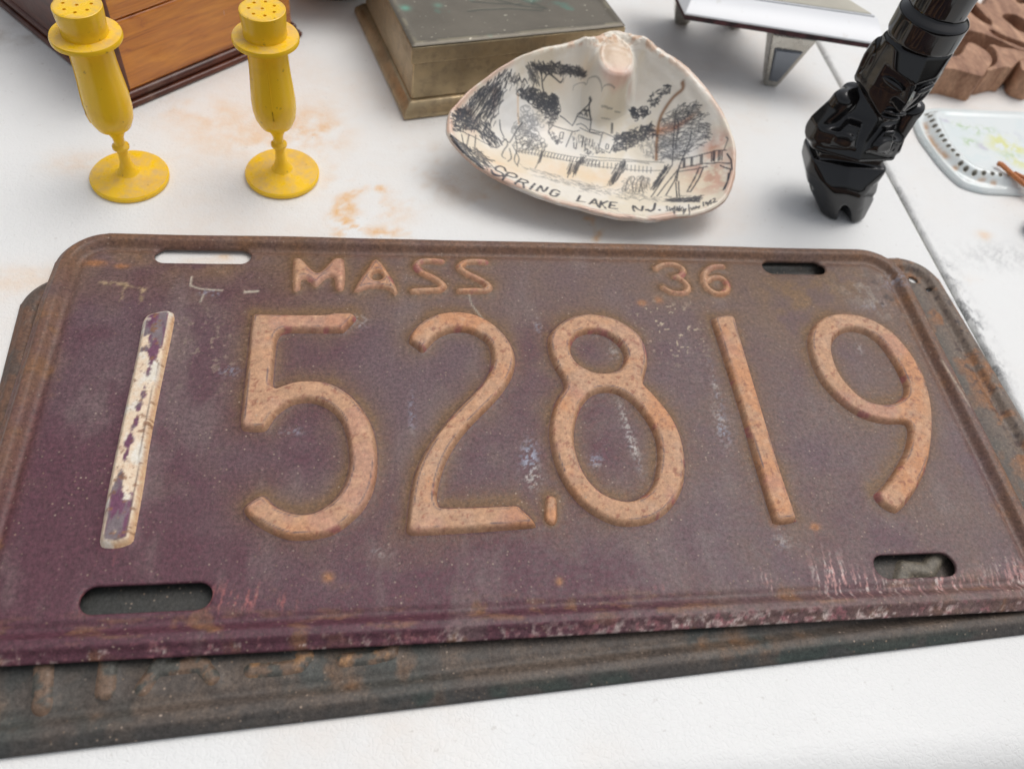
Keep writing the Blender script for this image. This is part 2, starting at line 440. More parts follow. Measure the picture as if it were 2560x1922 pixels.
def tin(name, rough, grain):
    m = M(name, rough=rough, spec=.45)
    c = m.attr('paint'); f1 = m.noise(1500, 3, .7); f2 = m.noise(420, 4, .65, seed=2.0)
    f3 = m.noise(820, 5, .75, seed=5.0)
    c = m.mix(grain, c, m.ramp(f3, [(.28, .16), (.5, .5), (.74, .88)]), 'OVERLAY')
    c = m.mix(.30, c, m.ramp(f2, [(.3, .25), (.5, .5), (.75, .8)]), 'OVERLAY')
    vo = m.n('ShaderNodeTexVoronoi', Scale=620.0); m.put(vo.inputs['Vector'], m.co)
    rnd = m.n('ShaderNodeSeparateColor', Color=vo.outputs['Color']).outputs
    dots = m.math('MULTIPLY', m.ramp(vo.outputs['Distance'], [(.12, 1), (.27, 0)]), m.ramp(rnd[0], [(.62, 0), (.80, 1)]))
    dots = m.math('MULTIPLY', dots, m.ramp(m.noise(55, 3, .6, seed=9.0), [(.40, .12), (.66, .75)]))
    c = m.mix(dots, c, m.mix(rnd[1], (.26, .17, .11), (.46, .36, .28)))
    m.base(c); m.set('Roughness', m.ramp(f2, [(.3, rough - .1), (.7, rough + .14)]))
    m.bump(f1, .00022, .5); m.bump(f2, .0005, .35); return m
tin_m = tin('worn_painted_tin', .5, .8); fig_m = tin('rusted_tan_paint', .62, .42); old_m = tin('grimy_painted_tin', .55, .8)

ZP = .0075
PC = np.array([-.0010, -.0024]); PW, PH = 350.0, 167.0
def L(x, y, z=ZP + .0006): return (at(x, y, z)[:2] - PC) * 1000
def zl(scale, ox, oy, pts, z=ZP + .0012):
    out = []
    for p in pts: q = L(ox + p[0] * scale, oy + p[1] * scale, z); out.append((q[0], q[1], 1) if len(p) > 2 else (q[0], q[1]))
    return out
k4 = 400 / 1072
five = [(148, 70), (320, 75), (600, 75), (700, 63), (800, 63), (832, 90), (810, 125), (745, 190, 1), (520, 190), (360, 192), (305, 235), (290, 330), (277, 470), (274, 540), (300, 560, 1), (370, 535), (450, 517), (560, 515), (680, 540), (800, 615), (900, 740), (955, 870), (975, 1020), (965, 1180), (915, 1320), (830, 1430), (700, 1530), (580, 1568), (430, 1580), (320, 1558), (200, 1500), (115, 1435), (80, 1385), (90, 1350), (140, 1310), (200, 1282), (235, 1300), (290, 1350), (380, 1390), (470, 1405), (570, 1385), (680, 1310), (750, 1210), (785, 1080), (780, 950), (750, 830), (690, 735), (600, 675), (510, 655), (420, 665), (350, 700), (290, 750), (255, 800), (215, 845), (100, 845), (65, 830), (55, 770), (75, 600), (100, 380), (120, 180), (132, 95)]
two = [(60, 240), (75, 195), (140, 125), (240, 75), (370, 57), (500, 75), (620, 135), (710, 220), (760, 310), (772, 400), (745, 500), (680, 600), (600, 690), (500, 790), (420, 880), (350, 980), (300, 1080), (265, 1190), (248, 1290), (258, 1340), (290, 1360), (480, 1358), (700, 1350), (780, 1348), (820, 1375), (890, 1440), (912, 1480), (890, 1495), (700, 1510), (400, 1530), (120, 1545), (60, 1537), (42, 1515), (50, 1420), (60, 1330), (85, 1190), (130, 1060), (200, 935), (290, 815), (380, 710), (480, 610), (560, 520), (605, 430), (612, 350), (590, 275), (540, 230), (470, 195), (400, 185), (320, 195), (240, 235), (190, 285), (150, 320), (100, 285), (65, 262)]
comma = [(1000, 1277), (1040, 1290), (1055, 1340), (1055, 1440), (1035, 1475), (1000, 1472), (970, 1440), (970, 1380), (978, 1300)]
eight = [(370, 72), (500, 95), (620, 155), (700, 225), (740, 310), (748, 400), (730, 480), (725, 540), (790, 610), (880, 715), (945, 820), (985, 940), (1000, 1070), (990, 1200), (945, 1310), (870, 1400), (770, 1460), (660, 1483), (540, 1478), (420, 1430), (300, 1345), (200, 1225), (130, 1080), (95, 930), (92, 810), (125, 670), (180, 580), (185, 540), (165, 490), (120, 420), (85, 320), (80, 230), (120, 165), (200, 105), (290, 78)]
eight_t = [(390, 195), (470, 215), (540, 265), (585, 330), (585, 390), (560, 435), (500, 460), (410, 465), (340, 440), (280, 400), (240, 340), (235, 280), (270, 225), (330, 200)]
eight_b = [(470, 590), (560, 610), (650, 670), (740, 780), (795, 890), (815, 1000), (805, 1110), (780, 1210), (720, 1280), (640, 1315), (550, 1310), (450, 1270), (370, 1200), (310, 1110), (270, 1000), (255, 890), (270, 780), (310, 680), (380, 610)]
nine = [(300, 70), (400, 80), (520, 120), (640, 195), (740, 300), (820, 420), (870, 530), (905, 660), (917, 800), (905, 950), (880, 1080), (830, 1200), (760, 1310), (690, 1385), (650, 1390), (590, 1360), (540, 1310), (530, 1270), (590, 1210), (660, 1110), (720, 1000), (750, 890), (748, 830), (715, 800), (610, 798), (480, 770), (350, 700), (240, 605), (155, 500), (105, 390), (80, 280), (90, 190), (140, 120), (210, 80)]
nine_h = [(390, 182), (480, 210), (560, 270), (640, 380), (700, 490), (725, 560), (720, 610), (680, 650), (610, 672), (520, 665), (430, 625), (350, 550), (290, 470), (250, 370), (240, 290), (260, 235), (310, 195)]
one_l = [(365, 95), (400, 70), (470, 52), (535, 47), (556, 68), (550, 150), (465, 560), (400, 900), (355, 1200), (302, 1490), (285, 1540), (250, 1562), (180, 1580), (95, 1575), (78, 1550), (80, 1500), (130, 1200), (190, 900), (255, 600), (320, 300), (350, 130)]
one_r = [(1784, 796), (1800, 792), (1822, 790), (1838, 800), (1846, 830), (1900, 1005), (1950, 1170), (1990, 1290), (1988, 1302), (1960, 1309), (1938, 1307), (1928, 1290), (1890, 1165), (1848, 1020), (1800, 870), (1779, 806)]
SP = lambda k, ox, oy, *loops: Poly([spline(zl(k, ox, oy, l)) for l in loops])
kM = 560 / 2212; k3 = 280 / 2212
emM = [(150, 105), (185, 95), (225, 110), (300, 190), (370, 240), (440, 205), (530, 110), (580, 95), (630, 108), (645, 180), (648, 300), (630, 400), (600, 422), (560, 410), (548, 370), (545, 310), (510, 282), (450, 305), (370, 378), (330, 365), (270, 312), (225, 310), (208, 340), (205, 400), (170, 425), (135, 412), (132, 300), (140, 160)]
emA = [(930, 112), (960, 108), (1000, 140), (1060, 225), (1115, 315), (1160, 420), (1150, 455), (1125, 455), (1085, 420), (980, 395), (870, 400), (800, 422), (755, 432), (735, 412), (790, 310), (850, 225), (905, 135)]
emAh = [(960, 240), (1000, 255), (1012, 290), (975, 312), (930, 308), (910, 285), (925, 255)]
S1 = [(1590, 128), (1480, 122), (1390, 130), (1345, 175), (1400, 240), (1500, 285), (1590, 345), (1605, 385), (1560, 410), (1450, 415), (1320, 422)]
S2 = [(2020, 135), (1920, 128), (1830, 140), (1775, 185), (1830, 240), (1950, 300), (2040, 355), (2060, 395), (2010, 418), (1900, 418), (1780, 422)]
T3 = [(470, 320), (560, 265), (690, 235), (830, 240), (960, 290), (1020, 370), (970, 450), (850, 490)], [(850, 490), (990, 545), (1090, 640), (1110, 730), (1040, 795), (900, 805), (750, 770), (620, 700)]
S6 = [(1790, 280), (1640, 280), (1500, 345), (1420, 470), (1440, 620), (1540, 750), (1700, 820), (1840, 790), (1890, 690), (1840, 570), (1730, 500), (1590, 505), (1480, 570)]
SS = lambda k, ox, oy, hw, *lines: Stroke([spline(zl(k, ox, oy, l), closed=False) for l in lines], hw)

TAN, ORG = np.array([.49, .28, .165]), np.array([.52, .25, .125])
def fig_paint(Q, sd):
    x, y = Q[:, 0], Q[:, 1]; n = fbm(x, y, 14, 61, 4); f = fbm(x, y, 1.3, 71, 3); g = fbm(x, y, 3.5, 81, 3)
    c = lerp(TAN, ORG, .95 * sst(.46, .66, n)); c = lerp(c, np.array([.47, .29, .19]), .7 * sst(.52, .72, fbm(x, y, 10, 91, 3)))
    c = lerp(c, np.array([.30, .125, .075]), .8 * sst(.62, .74, f)); c = lerp(c, np.array([.44, .22, .16]), .5 * sst(.55, .70, fbm(x, y, 16, 95, 3))); c = lerp(c, np.array([.60, .36, .22]), .5 * sst(.6, .8, g))
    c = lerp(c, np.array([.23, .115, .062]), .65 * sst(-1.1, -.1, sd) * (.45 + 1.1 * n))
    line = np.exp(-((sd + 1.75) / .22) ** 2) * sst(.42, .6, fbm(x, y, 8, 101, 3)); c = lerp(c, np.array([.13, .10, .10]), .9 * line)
    c = lerp(c, np.array([.30, .075, .10]), .6 * sst(.66, .75, fbm(x, y, 5, 111, 3)) * sst(-2.2, -.6, sd)); return c
def white_paint(Q, sd):
    x, y = Q[:, 0], Q[:, 1]; n = fbm(x, y, 3.4, 131, 5); m = fbm(x * 2.0, y * .45, 5.0, 141, 4)
    top = L(430, 800); bot = L(290, 1345); t = np.clip((y - bot[1]) / (top[1] - bot[1]), 0, 1)
    cream = lerp(np.array([.74, .58, .42]), np.array([.72, .66, .56]), sst(.4, .65, fbm(x, y, 6, 151, 3)))
    wornness = .25 + .45 * sst(.66, .95, t) + .5 * sst(.30, .05, t) + .30 * np.exp(-((x - (bot[0] + (top[0] - bot[0]) * t) + 2.4) / 1.2) ** 2)
    bare = sst(-.06, .05, wornness - .30 - .75 * (n - .18) - .35 * (m - .5)) * sst(-1.3, -1.9, sd)
    c = lerp(cream, lerp(np.array([.15, .055, .10]), np.array([.18, .14, .15]), sst(.45, .6, m)), bare)
    side = sst(-1.6, -.4, sd) * (x > bot[0] + (top[0] - bot[0]) * t); c = lerp(c, np.array([.62, .36, .18]), .8 * side)
    c = lerp(c, np.array([.12, .08, .07]), .8 * np.exp(-((sd + 1.8) / .25) ** 2) * (x > bot[0] + (top[0] - bot[0]) * t))
    c = lerp(c, np.array([.22, .10, .05]), .8 * sst(.63, .72, fbm(x, y, 2.0, 161, 4))); return c

def top_colour(P, d, sdb, sds, up):
    x, y = P[:, 0], P[:, 1]
    n1 = fbm(x, y, 45, 201, 4); n2 = fbm(x, y, 9, 211, 4); n3 = fbm(x, y, 1.6, 221, 3); n4 = fbm(x, y, 22, 231, 4)
    grey = np.array([.118, .070, .078]); maroon = np.array([.090, .031, .044]); brown = np.array([.158, .098, .068]); rust = np.array([.165, .090, .042])
    t = .62 + .0030 * x + .0042 * y + 1.3 * (n1 - .5) + .5 * (n2 - .5)
    c = lerp(maroon, grey, sst(0.05, .85, t))
    b = .62 * sst(5, 75, y) + .45 * sst(-60, 150, x) + 1.1 * (n4 - .5) + .5 * (n2 - .5) - .14
    c = lerp(c, brown, np.clip(b, 0, .85))
    c = lerp(c, np.array([.19, .145, .135]), .35 * sst(.55, .8, fbm(x * 1.2, y * .5, 14, 241, 4)))
    halo = np.exp(-np.maximum(up, 0) / 3.4) * sst(-.5, .9, sdb) * (.45 + 1.1 * (n2 - .2)); halo = np.maximum(halo, .9 * np.exp(-np.maximum(np.minimum(up, sds), 0) / 1.2) * (sds < 4))
    c = lerp(c, rust, np.clip(halo * 1.2, 0, .92))
    edge = (1 - sst(5, 15, d)) * (.35 + 1.2 * (n2 - .3)) * sst(-85, -40, y + .1 * x)
    c = lerp(c, np.array([.175, .085, .043]), np.clip(edge, 0, .85))
    c = lerp(c, np.array([.21, .10, .045]), .65 * sst(.64, .78, n2) * (1 - sst(6, 26, d)) * (.4 + n3))
    g = lambda px_, py_, rx, ry, r=0.0: blob(P, L(px_, py_), rx, ry, r)
    # big rusty flushes
    fl = g(1990, 770, 12, 14) + .8 * g(2010, 720, 22, 7) + .7 * g(2110, 690, 12, 9) + .5 * g(560, 675, 13, 4) + .45 * g(300, 640, 14, 4) + .5 * g(1760, 700, 8, 4)
    c = lerp(c, np.array([.20, .115, .055]), np.clip(fl * sst(.32, .62, n2) * .9, 0, .8))
    spots = sum(g(*q) for q in [(1606, 755, 1.9, 1.5), (1647, 748, 1.7, 1.7), (300, 663, 2.4, 1.2), (232, 655, 4, 1.6), (1937, 1305, 1.4, 1.4), (2040, 1315, 1.8, 1.4), (820, 1440, 1.6, 1.4), (1400, 1450, 1.2, 1.2)])
    c = lerp(c, np.array([.30, .13, .055]), np.clip(spots * 1.1 * (.5 + n3), 0, .9))
    # chalky blue-white scrapes
    ch = 1.2 * g(1325, 1150, 2.6, 7, -.1) + .9 * g(1335, 1195, 2.4, 3) + 1.2 * g(1575, 1085, 1.5, 11, .1) + .8 * g(1490, 1150, 2.4, 2.4) + .8 * g(1806, 1065, 2.2, 8) + .6 * g(1790, 960, 1.3, 9) \
        + .6 * g(1345, 815, 1.2, 4) + .7 * g(525, 730, 3.5, 1.6) + .55 * g(572, 925, 3, 2) + .45 * g(1960, 1350, 3.4, 3) + .5 * g(1535, 880, 2, 4) + .6 * g(900, 800, 2.6, 3) + .5 * g(2180, 760, 6, 2.6) + .55 * g(2240, 700, 7, 5) + .45 * g(2150, 870, 1.4, 3) \
        + .5 * g(955, 1378, 3, 1.4) + .5 * g(1030, 1030, 1.1, 8) + .5 * g(730, 1075, 3.4, 1.4)
    cm = np.clip(ch * sst(.44, .64, fbm(x, y, 1.0, 251, 4)) * .75, 0, .6); c = lerp(c, lerp(np.array([.36, .40, .50]), np.array([.52, .48, .44]), sst(.4, .6, n2)), cm)
    # brown-grey crust in the upper right corner, flecks below it
    cr = (.9 * g(2190, 720, 15, 9) + .8 * g(2230, 770, 9, 6)); c = lerp(c, np.array([.26, .21, .17]), np.clip(cr * sst(.48, .66, fbm(x, y, 4, 261, 4)), 0, .75))
    c = lerp(c, np.array([.055, .036, .032]), np.clip(cr * sst(.52, .66, fbm(x, y, 5, 271, 4)) * .9, 0, .8))
    fk = (g(1690, 830, 11, 12) + .6 * g(1640, 780, 9, 5) + .3 * g(520, 870, 14, 16)) * sst(.70, .76, fbm(x, y, 1.5, 281, 2)); c = lerp(c, np.array([.50, .40, .28]), np.clip(fk, 0, .85))
    # scattered pale grit
    # vertical scratches through to bare tin near the lower right corner, short red ticks on the left
    vs = fbm(x * 3.2 - y * .5, y * .35, 2.6, 301, 4); sc = 1.1 * g(2085, 1440, 6, 7) + .8 * g(2180, 1460, 8, 4) + .6 * g(1925, 1455, 3, 5) + .9 * g(2350, 1455, 14, 3.2) + .7 * g(2550, 1440, 10, 6)
    c = lerp(c, lerp(np.array([.46, .24, .22]), np.array([.60, .50, .46]), sst(.5, .7, n3)), np.clip(sc * sst(.50, .62, vs), 0, .85))
    tk = g(560, 1495, 6, 3.4) + .8 * g(625, 1482, 2.4, 4) + .6 * g(710, 1510, 4, 3) + .9 * g(268, 1390, 1.6, 5, -.2) + .5 * g(205, 1490, 1.2, 5) + .5 * g(1660, 1475, 3, 2) + .5 * g(645, 1370, 1, 4)
    c = lerp(c, np.array([.34, .11, .10]), np.clip(tk * sst(.56, .68, vs), 0, .6))
    # the scraped lower lip
    lip = (1 - sst(1.6, 4.4, d + 2.5 * (n3 - .5))) * (y < -72) * np.interp(x, [-175, -150, -125, -90, -60, 10, 60, 175], [.25, .3, .8, .75, .45, .55, .95, .95]) * sst(.49, .62, fbm(x * .8, y * 1.2, 1.3, 311, 4) * .6 + .4 * n4); c = lerp(c, lerp(np.array([.30, .12, .13]), np.array([.58, .47, .43]), sst(.42, .62, n3 * .5 + n2 * .5)), np.clip(lip, 0, .9))
    lip2 = .6 * (1 - sst(0, 9, np.abs(d - 7))) * (y < -68) * sst(.56, .74, fbm(x * .4, y * 1.5, 4, 321, 4)); c = lerp(c, np.array([.26, .13, .06]), .75 * lip2)
    # straw-coloured rubbed marks in the upper left, T shaped
    def line(pts, wd): A = np.array([L(*p) for p in pts]); return np.exp(-(seg_dist(P, A[:-1], A[1:]) / wd) ** 2)
    m = .9 * line([(250, 705), (310, 708), (362, 720)], .8) + .8 * line([(312, 712), (301, 750)], .6) + .8 * line([(356, 722), (350, 755)], .6)
    c = lerp(c, np.array([.38, .27, .16]), np.clip(m * sst(.35, .6, n3), 0, .8))
    m = .8 * line([(478, 690), (475, 712), (500, 720), (555, 724)], .35) + .9 * line([(612, 728), (645, 726)], .5) + .6 * line([(500, 752), (508, 735)], .4) + .5 * line([(1170, 730), (1180, 760), (1210, 800)], .35)
    c = lerp(c, np.array([.50, .45, .36]), np.clip(m, 0, .85))
    m = line([(2310, 800), (2380, 920), (2440, 1010), (2500, 1110)], .5) * sst(.4, .6, n3) + .7 * line([(2350, 905), (2420, 1020)], .4); c = lerp(c, np.array([.45, .36, .27]), np.clip(m, 0, .6))
    return np.clip(c, .008, .9)

plate = empty('license_plate', (PC[0], PC[1], ZP), 'maroon rusty license plate with raised tan figures 152,819 and MASS 36, on top', 'license plate', 'old license plates')
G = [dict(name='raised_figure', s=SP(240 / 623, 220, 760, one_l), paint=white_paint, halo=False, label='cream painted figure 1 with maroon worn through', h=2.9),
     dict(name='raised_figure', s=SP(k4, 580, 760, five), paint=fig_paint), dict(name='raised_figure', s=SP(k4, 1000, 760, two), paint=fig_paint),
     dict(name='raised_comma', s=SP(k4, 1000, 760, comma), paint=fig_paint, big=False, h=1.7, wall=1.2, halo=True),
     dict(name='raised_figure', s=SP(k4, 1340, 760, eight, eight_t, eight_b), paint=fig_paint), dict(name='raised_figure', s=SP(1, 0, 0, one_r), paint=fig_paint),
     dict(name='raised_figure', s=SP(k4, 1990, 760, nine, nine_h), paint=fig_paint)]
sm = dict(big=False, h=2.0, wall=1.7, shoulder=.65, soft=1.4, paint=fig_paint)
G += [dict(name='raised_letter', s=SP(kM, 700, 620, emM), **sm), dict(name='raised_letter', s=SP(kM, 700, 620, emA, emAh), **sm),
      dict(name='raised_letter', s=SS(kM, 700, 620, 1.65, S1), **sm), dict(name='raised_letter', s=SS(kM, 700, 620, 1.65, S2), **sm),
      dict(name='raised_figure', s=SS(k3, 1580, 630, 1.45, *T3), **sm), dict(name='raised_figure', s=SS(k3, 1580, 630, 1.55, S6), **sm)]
def slot(cx, cy, x0, x1, wd):
    a, b = L(x0, cy), L(x1, cy); c = L(cx, cy); return (c[0], c[1], abs(b[0] - a[0]), wd, 0.0)
SL = [(-121.5, 71.3, 36.5, 8.2, 0), (123.0, 71.0, 29.0, 8.2, 0), (-121.5, -66.3, 36.5, 8.6, 0), (123.3, -66.6, 30.0, 8.6, 0)]
def droop(V):
    # the corner that overhangs the lower plate is bent down to the table
    k = 4.3 * sst(44, 70, V[:, 1]) * (1 - sst(-105, -45, V[:, 0]))
    return V + k[:, None] * np.array([-.28, .98, -1.0])
build_plate(plate, PW, PH, 19.0, SL, G, .5, top_colour, tin_m.m, fig_m.m, warp=droop)

# the second plate underneath
UC = np.array([.0085, -.0138]); UR = math.radians(3.0); ZU = .0024
def LU(x, y, z=ZU + .0008):
    q = (at(x, y, z)[:2] - UC) * 1000; return np.array([q[0] * math.cos(UR) + q[1] * math.sin(UR), -q[0] * math.sin(UR) + q[1] * math.cos(UR)])
def zu(k, ox, oy, pts): return np.array([LU(ox + p[0] * k, oy + p[1] * k) for p in pts])
kU = 1060 / 2212
US = lambda hw, *lines: Stroke([zu(kU, 0, 1580, l) for l in lines], hw)
up_ = dict(big=False, h=1.5, wall=1.3, shoulder=.5, soft=1.4)
def under_fig(Q, sd):
    x, y = Q[:, 0], Q[:, 1]; c = lerp(np.array([.150, .096, .064]), np.array([.32, .175, .08]), .85 * sst(.53, .72, fbm(x, y, 2.2, 401, 4)) * sst(-125, -100, x))
    return lerp(c, np.array([.05, .06, .055]), .8 * sst(.50, .60, fbm(x, y, 3, 411, 3)))
UG = [dict(name='raised_letter', s=US(2.7, [(218, 380), (232, 90)], [(575, 90), (548, 305)]), paint=under_fig, **up_),
      dict(name='raised_letter', s=US(2.2, [(745, 290), (930, 20)], [(930, 20), (1105, 235)], [(840, 190), (1060, 165)]), paint=under_fig, **up_),
      dict(name='raised_letter', s=US(2.1, [(1310, 198), (1450, 190), (1560, 172), (1600, 120), (1480, 20)]), paint=under_fig, **up_),
      dict(name='raised_letter', s=US(2.1, [(1790, 145), (1950, 128), (2040, 105), (2050, 40)]), paint=under_fig, **up_),
      dict(name='raised_figure', s=Stroke([np.array([LU(2250, 1470), LU(2262, 1418), LU(2320, 1425), LU(2350, 1380)])], 3.0), h=2.0, paint=lambda Q, sd: np.tile(np.array([.15, .13, .10]), (len(Q), 1)))]
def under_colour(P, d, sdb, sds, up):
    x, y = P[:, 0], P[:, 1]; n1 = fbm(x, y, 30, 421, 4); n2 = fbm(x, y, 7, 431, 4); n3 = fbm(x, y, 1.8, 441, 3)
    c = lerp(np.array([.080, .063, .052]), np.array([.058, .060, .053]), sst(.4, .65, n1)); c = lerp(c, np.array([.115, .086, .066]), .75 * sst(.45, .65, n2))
    c = lerp(c, np.array([.17, .088, .042]), .7 * sst(.56, .74, n2 * .5 + n1 * .5) * (1 - sst(8, 20, d)) * (.5 + n3)); c = lerp(c, np.array([.028, .031, .029]), .85 * sst(-68, -58, y - .03 * x) * (x < 150)); c = lerp(c, np.array([.036, .038, .038]), .6 * (1 - sst(1.5, 4.5, d)) * (y < 0))  # covered area painted near black: shade seen through the slot put into colour
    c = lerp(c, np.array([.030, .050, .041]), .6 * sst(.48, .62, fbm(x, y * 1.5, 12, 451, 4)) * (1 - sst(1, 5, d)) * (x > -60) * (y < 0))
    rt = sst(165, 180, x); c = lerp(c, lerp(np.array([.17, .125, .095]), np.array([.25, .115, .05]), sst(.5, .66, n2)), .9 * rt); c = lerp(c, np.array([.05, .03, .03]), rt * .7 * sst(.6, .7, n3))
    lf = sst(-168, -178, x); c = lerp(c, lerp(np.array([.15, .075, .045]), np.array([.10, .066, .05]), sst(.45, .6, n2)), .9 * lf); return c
hole = LU(2287, 694); hole2 = LU(2326, 719)
under = empty('license_plate', (UC[0], UC[1], ZU), 'dark green grimy license plate lying crooked underneath the maroon one', 'license plate', 'old license plates', rz=UR)
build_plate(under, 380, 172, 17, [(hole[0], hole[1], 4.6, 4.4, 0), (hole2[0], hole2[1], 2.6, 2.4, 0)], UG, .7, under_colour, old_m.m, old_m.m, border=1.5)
# ---------------------------------------------------------------- the painted clam shell
K2 = .4702; Z2 = lambda p: (860 + p[0] * K2, p[1] * K2)
K6 = 400 / 2212; Z6 = lambda p: (1100 + p[0] * K6, 120 + p[1] * K6)
K7 = 410 / 1661; Z7 = lambda p: (1450 + p[0] * K7, 150 + p[1] * K7)
Z8 = lambda p: (1100 + p[0] * K6, 380 + p[1] * K6)
SN = np.array([0, -.298, .9546]); SN /= np.linalg.norm(SN); S0 = np.array([.040, .138, .0275])
UX = np.array([1., 0, 0]); UY = np.cross(SN, UX)
def shell_uv(p): q = atplane(p[0], p[1], S0, SN) - S0; return np.array([q @ UX, q @ UY]) * 1000
rim_px = [(548, 675), (560, 600), (605, 545), (700, 450), (850, 345), (1000, 272), (1200, 222), (1330, 195), (1390, 172), (1440, 160), (1500, 172), (1600, 205), (1700, 275), (1790, 330), (1870, 400), (1960, 510), (2045, 660), (2082, 800), (2080, 950), (2035, 1050), (1950, 1112), (1850, 1142), (1770, 1150), (1690, 1168), (1610, 1172), (1550, 1162), (1480, 1158), (1400, 1143), (1200, 1095), (1000, 1030), (850, 962), (700, 872), (600, 782), (556, 715)]
RIM = spline([tuple(shell_uv(Z2(p))) for p in rim_px], sub=24)
RC = np.array([shell_uv(Z2((1345, 500)))])[0]
ang = np.unwrap(np.arctan2(RIM[:, 1] - RC[1], RIM[:, 0] - RC[0])); rad_ = np.hypot(*(RIM - RC).T)
if ang[-1] < ang[0]: ang, rad_ = ang[::-1], rad_[::-1]
NT = 900; TH = np.linspace(-math.pi, math.pi, NT, endpoint=False)
RR = np.interp((TH - ang[0]) % (2 * math.pi), ang - ang[0], rad_, period=2 * math.pi)
top_dir = math.atan2(*(shell_uv(Z2((1440, 160))) - RC)[::-1])
dth = np.abs((TH - top_dir + math.pi) % (2 * math.pi) - math.pi)
RF = .968 - .20 * np.exp(-(dth / .70) ** 2) - .07 * np.exp(-((dth - 1.05) / .40) ** 2)
RR = RR * (1 + .010 * (fbm(np.cos(TH) * 40, np.sin(TH) * 40, 6, 515, 4) - .5) * 2); NR = 210; RV = np.concatenate([np.linspace(.004, .80, 150), np.linspace(.803, 1.0, NR - 150)])
DEP = 26.0
knob_c = shell_uv(Z2((1446, 296))); kx = np.abs(shell_uv(Z2((1556, 296))) - knob_c)[0]; ky = np.abs(shell_uv(Z2((1446, 424))) - knob_c)[1]
def shell_w(U, V, r, rf):
    """height of the inside above the rim plane in mm"""
    t = np.clip(r / rf, 0, 1); w_ = -DEP * (1 - t ** 2.15)
    band = np.clip((r - rf) / np.maximum(1 - rf, .01), 0, 1)
    w_ = w_ + np.where(r > rf, np.sin(band * math.pi) * np.minimum(3.0, (1 - rf) * 16), 0)
    e = np.hypot((U - knob_c[0]) / kx, (V - knob_c[1]) / ky)
    e = e * (1 + .16 * np.clip((V - knob_c[1]) / ky, -1, 1) * np.minimum(np.abs(U - knob_c[0]) / kx, 1.2)) + .05 * (fbm(np.atleast_1d(U).ravel(), np.atleast_1d(V).ravel(), 4, 571, 3).reshape(np.shape(U)) - .5); k = sst(1.28, .80, e); h = 1.5 - 2.0 * e ** 2 + .45 * np.exp(-((e - .72) / .09) ** 2)
    w_ = np.where(k > 0, w_ * (1 - k) + h * k, w_)
    # hinge teeth and wrinkles beside the beak
    e2 = (U - knob_c[0]) / kx
    ridge = np.exp(-((np.abs(e2) - 1.45) / .28) ** 2) * np.exp(-((V - knob_c[1] - .35 * ky) / (.5 * ky)) ** 2); w_ = w_ + 1.6 * ridge
    # long tooth running down the right side
    return w_
thg, rg = np.meshgrid(TH, RV); R2 = np.interp(thg, TH, RR, period=2 * math.pi); RFg = np.interp(thg, TH, RF, period=2 * math.pi)
SU = RC[0] + np.cos(thg) * R2 * rg; SV = RC[1] + np.sin(thg) * R2 * rg
SW = shell_w(SU, SV, rg, RFg)
_tw = np.interp(thg, TH, np.exp(-(dth / 1.0) ** 2), period=2 * math.pi)
SW = SW + (fbm(SU, SV, 2.2, 505, 4) - .5) * 1.5 * _tw * sst(.0, .05, rg - RFg) + .16 * np.sin(rg * 70 + 3 * fbm(SU, SV, 20, 507, 2)) * sst(.55, .9, rg) + (fbm(SU, SV, 14, 501, 3) - .5) * .9 + (fbm(SU, SV, 2.5, 511, 3) - .5) * .18 * (rg > .8)
UVW = np.stack([SU.ravel(), SV.ravel(), SW.ravel()], 1)
def shell_world(uvw): return S0 + (uvw[:, :1] * UX + uvw[:, 1:2] * UY + uvw[:, 2:3] * SN) * .001
WS = shell_world(UVW)
def wrap_faces(nr, nt):
    i = np.arange(nr * nt).reshape(nr, nt); j = np.roll(i, -1, axis=1)
    return np.stack([i[:-1], j[:-1], j[1:], i[1:]], -1).reshape(-1, 4)[:, ::-1]
SF = wrap_faces(NR, NT)
# outside: the inside pushed out along the bowl, thick at the middle, and its lip
out = UVW.copy(); thick = .7 + 1.4 * (1 - rg.ravel()); sc = 1 + .006 * (1 - (1 - rg.ravel()) ** 2)
base_w = -DEP * (1 - rg ** 2.15); base_w = base_w.ravel() - thick - .5 * rg.ravel()
grow = .28 * np.sin(rg.ravel() * 95 + 2 * np.sin(thg.ravel() * 3)) * sst(.3, .6, rg.ravel())
out[:, 0] = RC[0] + (out[:, 0] - RC[0]) * sc; out[:, 1] = RC[1] + (out[:, 1] - RC[1]) * sc; out[:, 2] = base_w + grow
WO = shell_world(out); lift = .0004 - WO[:, 2].min()
WS = WS + [0, 0, lift]; WO = WO + [0, 0, lift]

